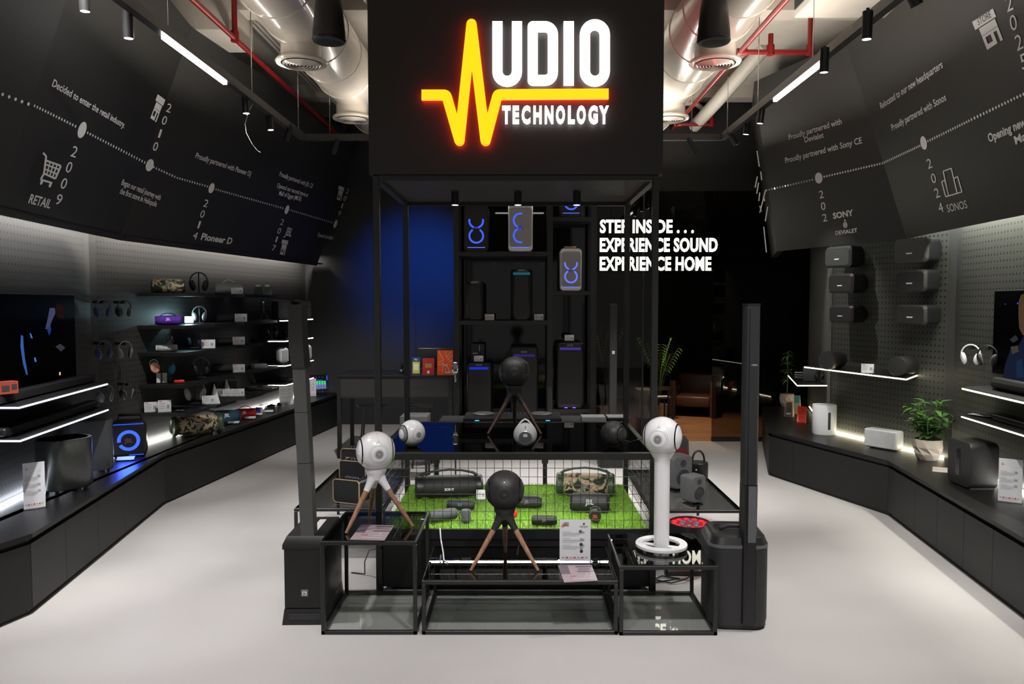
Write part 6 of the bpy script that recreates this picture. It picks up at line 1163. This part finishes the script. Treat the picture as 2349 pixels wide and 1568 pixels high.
p = at(1096, 828, Y=YS+.2); t = thing('product_box', 'dark retail carton behind the price card on the blue-band tower', 'box', (p.x, YS+.24, sz(831))); obj('carton', B().box(-.09, .09, -.04, .04, 0, .24), BPL, t, smooth=False); obj('label_print', B().box(-.07, .0, -.042, -.04, .10, .12).box(.02, .03, -.042, -.04, .14, .22), GRW, t, smooth=False)
# gear table directly behind the kiosk
YG0, YG1, ZG = 7.05, 7.6, .955
GT = thing('folding_table', 'black folding table with two T legs behind the kiosk', 'table', (.0, 7.3, 0)); obj('table_top', B().box(-.75, .95, YG0, YG1, ZG-.025, ZG), CAB, GT, world=True, smooth=False)
for px in (1002, 1250): x = at(px, 1080, Y=7.3).x; obj('leg', B().box(x-.02, x+.02, 7.27, 7.33, .04, ZG-.025).box(x-.03, x+.03, 7.26, 7.34, .55, .72), BPL, GT, world=True, smooth=False); obj('foot_bar', B().box(x-.03, x+.03, 7.0, 7.6, 0, .04, .01), BPL, GT, world=True)
p0, p1 = at(1063, 965, Y=YG0+.1), at(1288, 965, Y=YG0+.1); DJ = thing('dj_controller', 'black two-deck DJ controller with blue lights on the folding table', 'DJ gear', ((p0.x+p1.x)/2, YG0+.28, ZG)); w = (p1.x-p0.x)
obj('chassis', B().box(-w/2, w/2, -.2, .2, 0, .045, .004, 1), BPL, DJ, smooth=False)
for s in (-1, 1):
    obj('jog_wheel', B().lathe([(.10, .045), (.10, .062), (.09, .068), (.05, .069), (.045, .064), (.001, .064)], 36, Matrix.Translation((s*w*.30, .0, 0))), GRY, DJ); obj('blue_light', B().box(s*w*.36-.02, s*w*.36+.02, -.203, -.2, .02, .028), emi('cyan_led', (.05, .45, 1), 1.6), DJ, smooth=False)
for i in range(6): obj('mixer_knob', B().cyl((-.09+i*.036, -.05, .045), (-.09+i*.036, -.05, .075), .008, seg=10), CHR, DJ)
for px0, px1, py, lab in ((1336, 1392, 968, 'low pale grey box on the folding table beside the DJ controller'), (1395, 1446, 968, 'flat black box with a pale top on the folding table')):
    a_, b_ = at(px0, py, Y=YG0+.1), at(px1, py, Y=YG0+.1); t = thing('device_box', lab, 'box', ((a_.x+b_.x)/2, YG0+.25, ZG)); w = b_.x-a_.x; obj('casing', B().box(-w/2, w/2, -.1, .1, 0, .035, .003, 1), GRW if px0 < 1390 else BPL, t, smooth=False); obj('lid', B().box(-w/2+.003, w/2-.003, -.098, .098, .035, .042), GRW, t, smooth=False)
# classic microphone on a stand
p = at(1044, 848, Y=8.2); MC = thing('stage_microphone', 'chrome retro microphone on a thin black stand', 'microphone', (p.x, 8.2, 0)); zm = p.z
obj('stand_pole', B().cyl((0, 0, .03), (0, 0, zm-.12), .009, seg=10), BPL, MC); obj('stand_base', B().lathe([(.001, .03), (.12, .02), (.14, 0)], 28), BPL, MC); obj('swivel', B().cyl((0, 0, zm-.13), (0, 0, zm-.03), .013, seg=12).box(-.022, .022, -.012, .012, zm-.05, zm-.02, .004), CHR, MC)
obj('mic_head', B().box(-.032, .032, -.027, .027, zm-.03, zm+.085, .02, 4), CHR, MC); b = B()
for i in range(7): b.box(-.026, .026, -.031, -.026, zm-.015+i*.013, zm-.008+i*.013, .001, 1)
obj('grille_bars', b, NVY, MC, smooth=False)
# bar counter, till and payment signs
BX0, BX1 = at(772, 860, Y=10.2).x, at(1036, 860, Y=10.2).x; BR = thing('bar_counter', 'black bar counter with a deep apron and slim legs', 'counter', ((BX0+BX1)/2, 10.6, 0)); ZB_ = at(800, 861, Y=10.2).z
obj('top', B().box(BX0-.01, BX1, 10.19, 11.05, ZB_-.02, ZB_, .002, 1), CAB, BR, world=True, smooth=False); obj('apron', B().box(BX0+.04, BX1, 10.205, 10.23, ZB_-.29, ZB_-.02), mat('dark_grey_panel', (.035, .035, .034), .55, noise=.1), BR, world=True, smooth=False); obj('rail', B().box(BX0, BX1, 10.2, 10.24, ZB_-.305, ZB_-.285), FRM, BR, world=True, smooth=False)
for x in (BX0, BX1-.05):
    for y in (10.2, 10.98): obj('leg', B().box(x, x+.05, y, y+.05, 0, ZB_-.02), FRM, BR, world=True, smooth=False)
p = at(1003, 840, Y=10.75); t = thing('till_monitor', 'black till monitor seen from behind on the bar', 'monitor', (p.x, 10.75, ZB_)); obj('back_shell', B().box(-.27, .27, -.03, .02, .06, .34, .02, 3), BPL, t); obj('stand', B().box(-.1, .1, -.06, .1, 0, .02).box(-.03, .03, -.02, .03, .01, .1), BPL, t, smooth=False)
def paysign(label, px0, px1, py0, m, Y=10.3):
    a_, b_ = at(px0, 853, Y=Y), at(px1, 853, Y=Y); w = b_.x-a_.x; h = at(px0, py0, Y=Y).z-ZB_; t = thing('payment_sign', label, 'payment sign', ((a_.x+b_.x)/2, Y, ZB_)); T = Matrix.Rotation(math.radians(-6), 4, 'X'); obj('board', B().box(-w/2, w/2, 0, .005, 0, h).xf(T), m, t, smooth=False); obj('stand_foot', B().box(-w/2, w/2, -.01, .07, 0, .004), m, t, smooth=False); return t, w, h, T
t, w, h, T = paysign('small blue and yellow payment sign on the bar', 945, 964, 819, mat('sign_navy', (.02, .06, .22), .4)); obj('yellow_panel', B().box(-w*.42, w*.42, -.003, -.001, h*.08, h*.74).xf(T), mat('sign_lime_yellow', (.65, .62, .03), .4), t, smooth=False); obj('white_panel', B().box(-w*.26, w*.26, -.005, -.003, h*.25, h*.62).xf(T), PAP, t, smooth=False); txt(t, 'TRU', h*.10, w*.42, LGO, (0, -.004, h*.82), .02)
t, w, h, T = paysign('small red payment sign on the bar, between the blue and the orange one', 969, 996, 821, mat('sign_crimson', (.40, .02, .025), .4)); obj('card_picture', B().box(-w*.28, w*.30, -.003, -.001, h*.42, h*.68).xf(T), mat('card_ochre', (.38, .18, .06), .4), t, smooth=False); obj('white_panel', B().box(-w*.1, w*.1, -.003, -.001, h*.08, h*.24).xf(T), PAP, t, smooth=False)
t, w, h, T = paysign('large orange payment sign with white line art on the bar', 1003, 1039, 803, mat('sign_orange', (.80, .10, .015), .4)); b = B()
for pl in ([(-.4, .95), (-.1, .6), (-.4, .5)], [(.05, .97), (.08, .7), (.35, .95)], [(.45, .8), (.15, .65), (.45, .55)], [(-.42, .4), (-.1, .45), (-.2, .05)], [(.0, .1), (.1, .4), (.3, .1)]): stroke(b, [(x*w, z*h) for x, z in pl], .004, -.004, -.002, round_joins=False)
b.torus((0, -.004, h*.46), (0, 1, 0), w*.12, .005, 16, 5, -PI*.9, PI*.1); obj('line_art', b.xf(T), LGO, t, smooth=False); txt(t, 'valU', h*.10, w*.42, LGO, (w*.18, -.006, h*.06), .03)
p = at(921, 850, Y=10.5); tag(obj('table_ornament', B().lathe([(.03, 0), (.035, .03), (.015, .06), (.03, .10), (.02, .14), (.001, .15)], 20), BPL, loc=(p.x, 10.5, ZB_)), 'small dark ornament on the bar next to the blue payment sign', 'ornament')
def stool(label, px, Y=9.75):
    p = at(px, 926, Y=Y); t = thing('bar_stool', label, 'stool', (p.x, Y, 0), .3); z = p.z; obj('seat', B().lathe([(.001, z-.03), (.17, z-.03), (.185, z-.015), (.18, z), (.001, z+.004)], 32), BPL, t)
    for i in range(4): a = PI/4+i*PI/2; obj('leg', B().cyl((.12*math.cos(a), .12*math.sin(a), z-.03), (.21*math.cos(a), .21*math.sin(a), 0), .011, seg=8), BPL, t)
    obj('foot_ring', B().torus((0, 0, .26), (0, 0, 1), .185, .009, 32, 6), BPL, t)
stool('round black bar stool under the bar, nearer the long headphone wall', 852); stool('round black bar stool under the bar, nearer the microphone', 968)
p = at(948, 956, Y=8.9); t = thing('floor_monitor', 'dark grey box with a recessed slot standing low behind the kiosk posts', 'box', (p.x, 9.1, 0)); z = p.z; obj('cabinet', B().box(-.16, .16, -.17, .17, z-.32, z, .006), GRY, t); obj('slot', B().box(-.12, .13, -.173, -.169, z-.13, z-.08), INK, t, smooth=False)
for x in (-.14, .14): obj('leg', B().box(x-.012, x+.012, -.15, -.12, 0, z-.32).box(x-.012, x+.012, .12, .15, 0, z-.32), BPL, t, smooth=False)

# ------------------------------------------------------------ the glazed demo room at the back
YW = 11.5
def wx(px, Y=YW): return at(px, 700, Y=Y).x
GW = thing('glass_partition', 'dark smoked glass wall with an open doorway, in front of the wood-floored room', 'glass wall', (wx(1560), YW, 0)); GW['kind'] = 'structure'; GW.name = 'window_1'
ztop = 3.70
for i, (a_, b_) in enumerate(((wx(1368), wx(1474)), (wx(1476), wx(1497)), (wx(1636), wx(1756)), (wx(1757), wx(1900)))): obj('glass_pane', B().box(a_, b_, YW, YW+.012, .03, ztop), GLW, GW, world=True, smooth=False)
obj('glass_pane', B().box(wx(1498), wx(1635), YW, YW+.012, 2.55, ztop), GLW, GW, world=True, smooth=False)
obj('floor_channel', B().box(wx(1636), wx(1900), YW-.02, YW+.03, 0, .06), BLK, GW, world=True, smooth=False)
for px in (1367, 1475): obj('glass_joint', B().box(wx(px)-.012, wx(px)+.012, YW-.01, YW+.02, 0, ztop), BLK, GW, world=True, smooth=False)
obj('door_jamb', B().box(wx(1497)-.015, wx(1497)+.015, YW-.02, YW+.03, 0, 2.55), BLK, GW, world=True, smooth=False); obj('door_header', B().box(wx(1497), wx(1636), YW-.01, YW+.02, 2.53, 2.56), BLK, GW, world=True, smooth=False)
NS = thing('neon_sign', 'glowing white three-line lettering on a clear plate on the dark glass', 'lit sign', (wx(1510), YW-.022, sz(563, YW)))
YN = YW-.022; nx = lambda px: at(px, 560, Y=YN).x; nz = lambda py: at(1500, py, Y=YN).z
for s_, rows in (('STEP INSIDE . . .', (1376, 1591, 505, 533)), ('EXPERIENCE SOUND', (1376, 1646, 547, 576)), ('EXPERIENCE HOME', (1376, 1632, 590, 619))):
    x0, x1, y0, y1 = rows; h = nz(y0)-nz(y1); me = text_mesh(s_, h, nx(x1)-nx(x0), .032, .008, 1.06); me.transform(Matrix.Translation((nx(x0), YN, nz(y1))) @ FRONT); obj('neon_lettering', me, NEON, NS, world=True, smooth=False)
obj('clear_plate', B().box(nx(1370), nx(1652), YN+.002, YN+.006, nz(624), nz(500)), glass('sign_plate', (.92, .92, .92), .0, 1.05), NS, world=True, smooth=False)
# room furniture
BRN = mat('brown_leather', (.10, .045, .028), .38, noise=.2, scale=30)
p = at(1596, 958, 0); AC = thing('armchair', 'low brown leather armchair with scooped arms on the wooden floor', 'armchair', (p.x+.1, 14.3, 0), math.radians(-20)); prof = []
for sx in (-1, 1):
    b = B(); rings = []
    for i in range(9): u = i/8; x = -.45+.9*u; z = .66-.20*math.sin(PI*u); rings.append([(x, sx*.36-.05, 0), (x, sx*.36+.05, 0), (x, sx*.36+.05, z), (x, sx*.36-.05, z)])
    obj('arm', B().loft(rings), BRN, AC)
obj('seat', B().box(-.42, .40, -.32, .32, .18, .38, .05, 3), BRN, AC); obj('backrest', B().box(.28, .45, -.36, .36, .2, .74, .05, 3), BRN, AC); AC.rotation_euler.z = math.radians(70)
def nest(label, x0, x1, y, h, d):
    t = thing('side_table', label, 'side table', ((x0+x1)/2, y, 0.002)); w = x1-x0; obj('top', B().box(-w/2, w/2, -d/2, d/2, h-.02, h), BPL if h < .5 else mat('glossy_dark_top', (.04, .03, .025), .1), t, smooth=False)
    for sx in (-1, 1):
        for sy in (-1, 1): obj('leg', B().box(sx*(w/2-.012)-.012, sx*(w/2-.012)+.012, sy*(d/2-.012)-.012, sy*(d/2-.012)+.012, 0, h-.02), BPL, t, smooth=False)
    return t
nest('taller slim dark side table beside the brown armchair', wx(1490, 12.4), wx(1548, 12.4), 12.6, sz(892, 12.4), .45); nest('lower dark side table tucked beside the taller one', wx(1485, 12.9), wx(1537, 12.9), 13.05, .47, .4)
tag(obj('magazine', B().box(-.12, .12, -.09, .09, 0, .02), PAP, loc=(wx(1520, 13.0), 13.0, .473), rotz=.2, smooth=False), 'pale magazines lying on the lower dark side table', 'magazine')
p = at(1478, 940, Y=12.2); t = thing('floor_subwoofer', 'tall cream box speaker with a rounded dark recess, seen through the glass', 'speaker', (wx(1478, 12.2), 12.3, .002)); obj('cabinet', B().box(-.10, .13, -.2, .2, .25, sz(893, 12.2), .01), mat('cream_cabinet', (.55, .50, .42), .5), t); obj('recess', B().box(.05, .14, -.205, -.198, .36, .62, .03, 3), INK, t); obj('plinth', B().box(-.08, .11, -.15, .15, 0, .25), BPL, t, smooth=False)
r3 = random.Random(3)
def frond(label, x, y, h, n, m, z0=0.002):
    t = thing('potted_palm', label, 'plant', (x, y, z0)); obj('pot', B().lathe([(.10, 0), (.14, .02), (.17, .28), (.15, .28), (.14, .22), (.001, .22)], 24), POT, t); b, s_ = B(), B()
    for i in range(n):
        a = 2*PI*i/n+r3.uniform(-.3, .3); L_ = r3.uniform(.25, .4); tip = Vector((math.cos(a)*L_, math.sin(a)*L_, h*r3.uniform(.75, 1.0))); mid = Vector((tip.x*.4, tip.y*.4, tip.z*.7)); s_.tube([(0, 0, .2), mid, tip], .006, 5)
        for k in range(9): c = mid.lerp(tip, k/8); 
        for k in range(9):
            c = mid.lerp(tip, k/8)
            for sg_ in (-1, 1): leaf(b, c, (math.cos(a+sg_*1.0), math.sin(a+sg_*1.0), .1), .13, .018, .5)
    obj('foliage', b, m, t); obj('stems', s_, STEM, t); return t
frond('tall leafy plant standing in the wooden-floored room behind the steel post', wx(1512, 13.6), 13.6, 1.5, 9, LEAF); frond('leafy palm in a pot behind the distant column loudspeaker', wx(1385, 13.2), 13.3, 1.7, 9, LEAF)
lamp('room_ceiling_lamp', 'SPOT', (2.75, 12.9, 3.4), (2.9, 12.7, 0), 190, (1, .72, .48), .08, spot=70, blend=.7); lamp('room_ceiling_lamp', 'SPOT', (1.7, 13.4, 3.4), (1.9, 13.2, 0), 35, (1, .78, .55), .08, spot=70, blend=.8)
struct('ceiling_office', B().box(.6, 6, 11.6, 16.6, 3.7, 3.76), PAN)
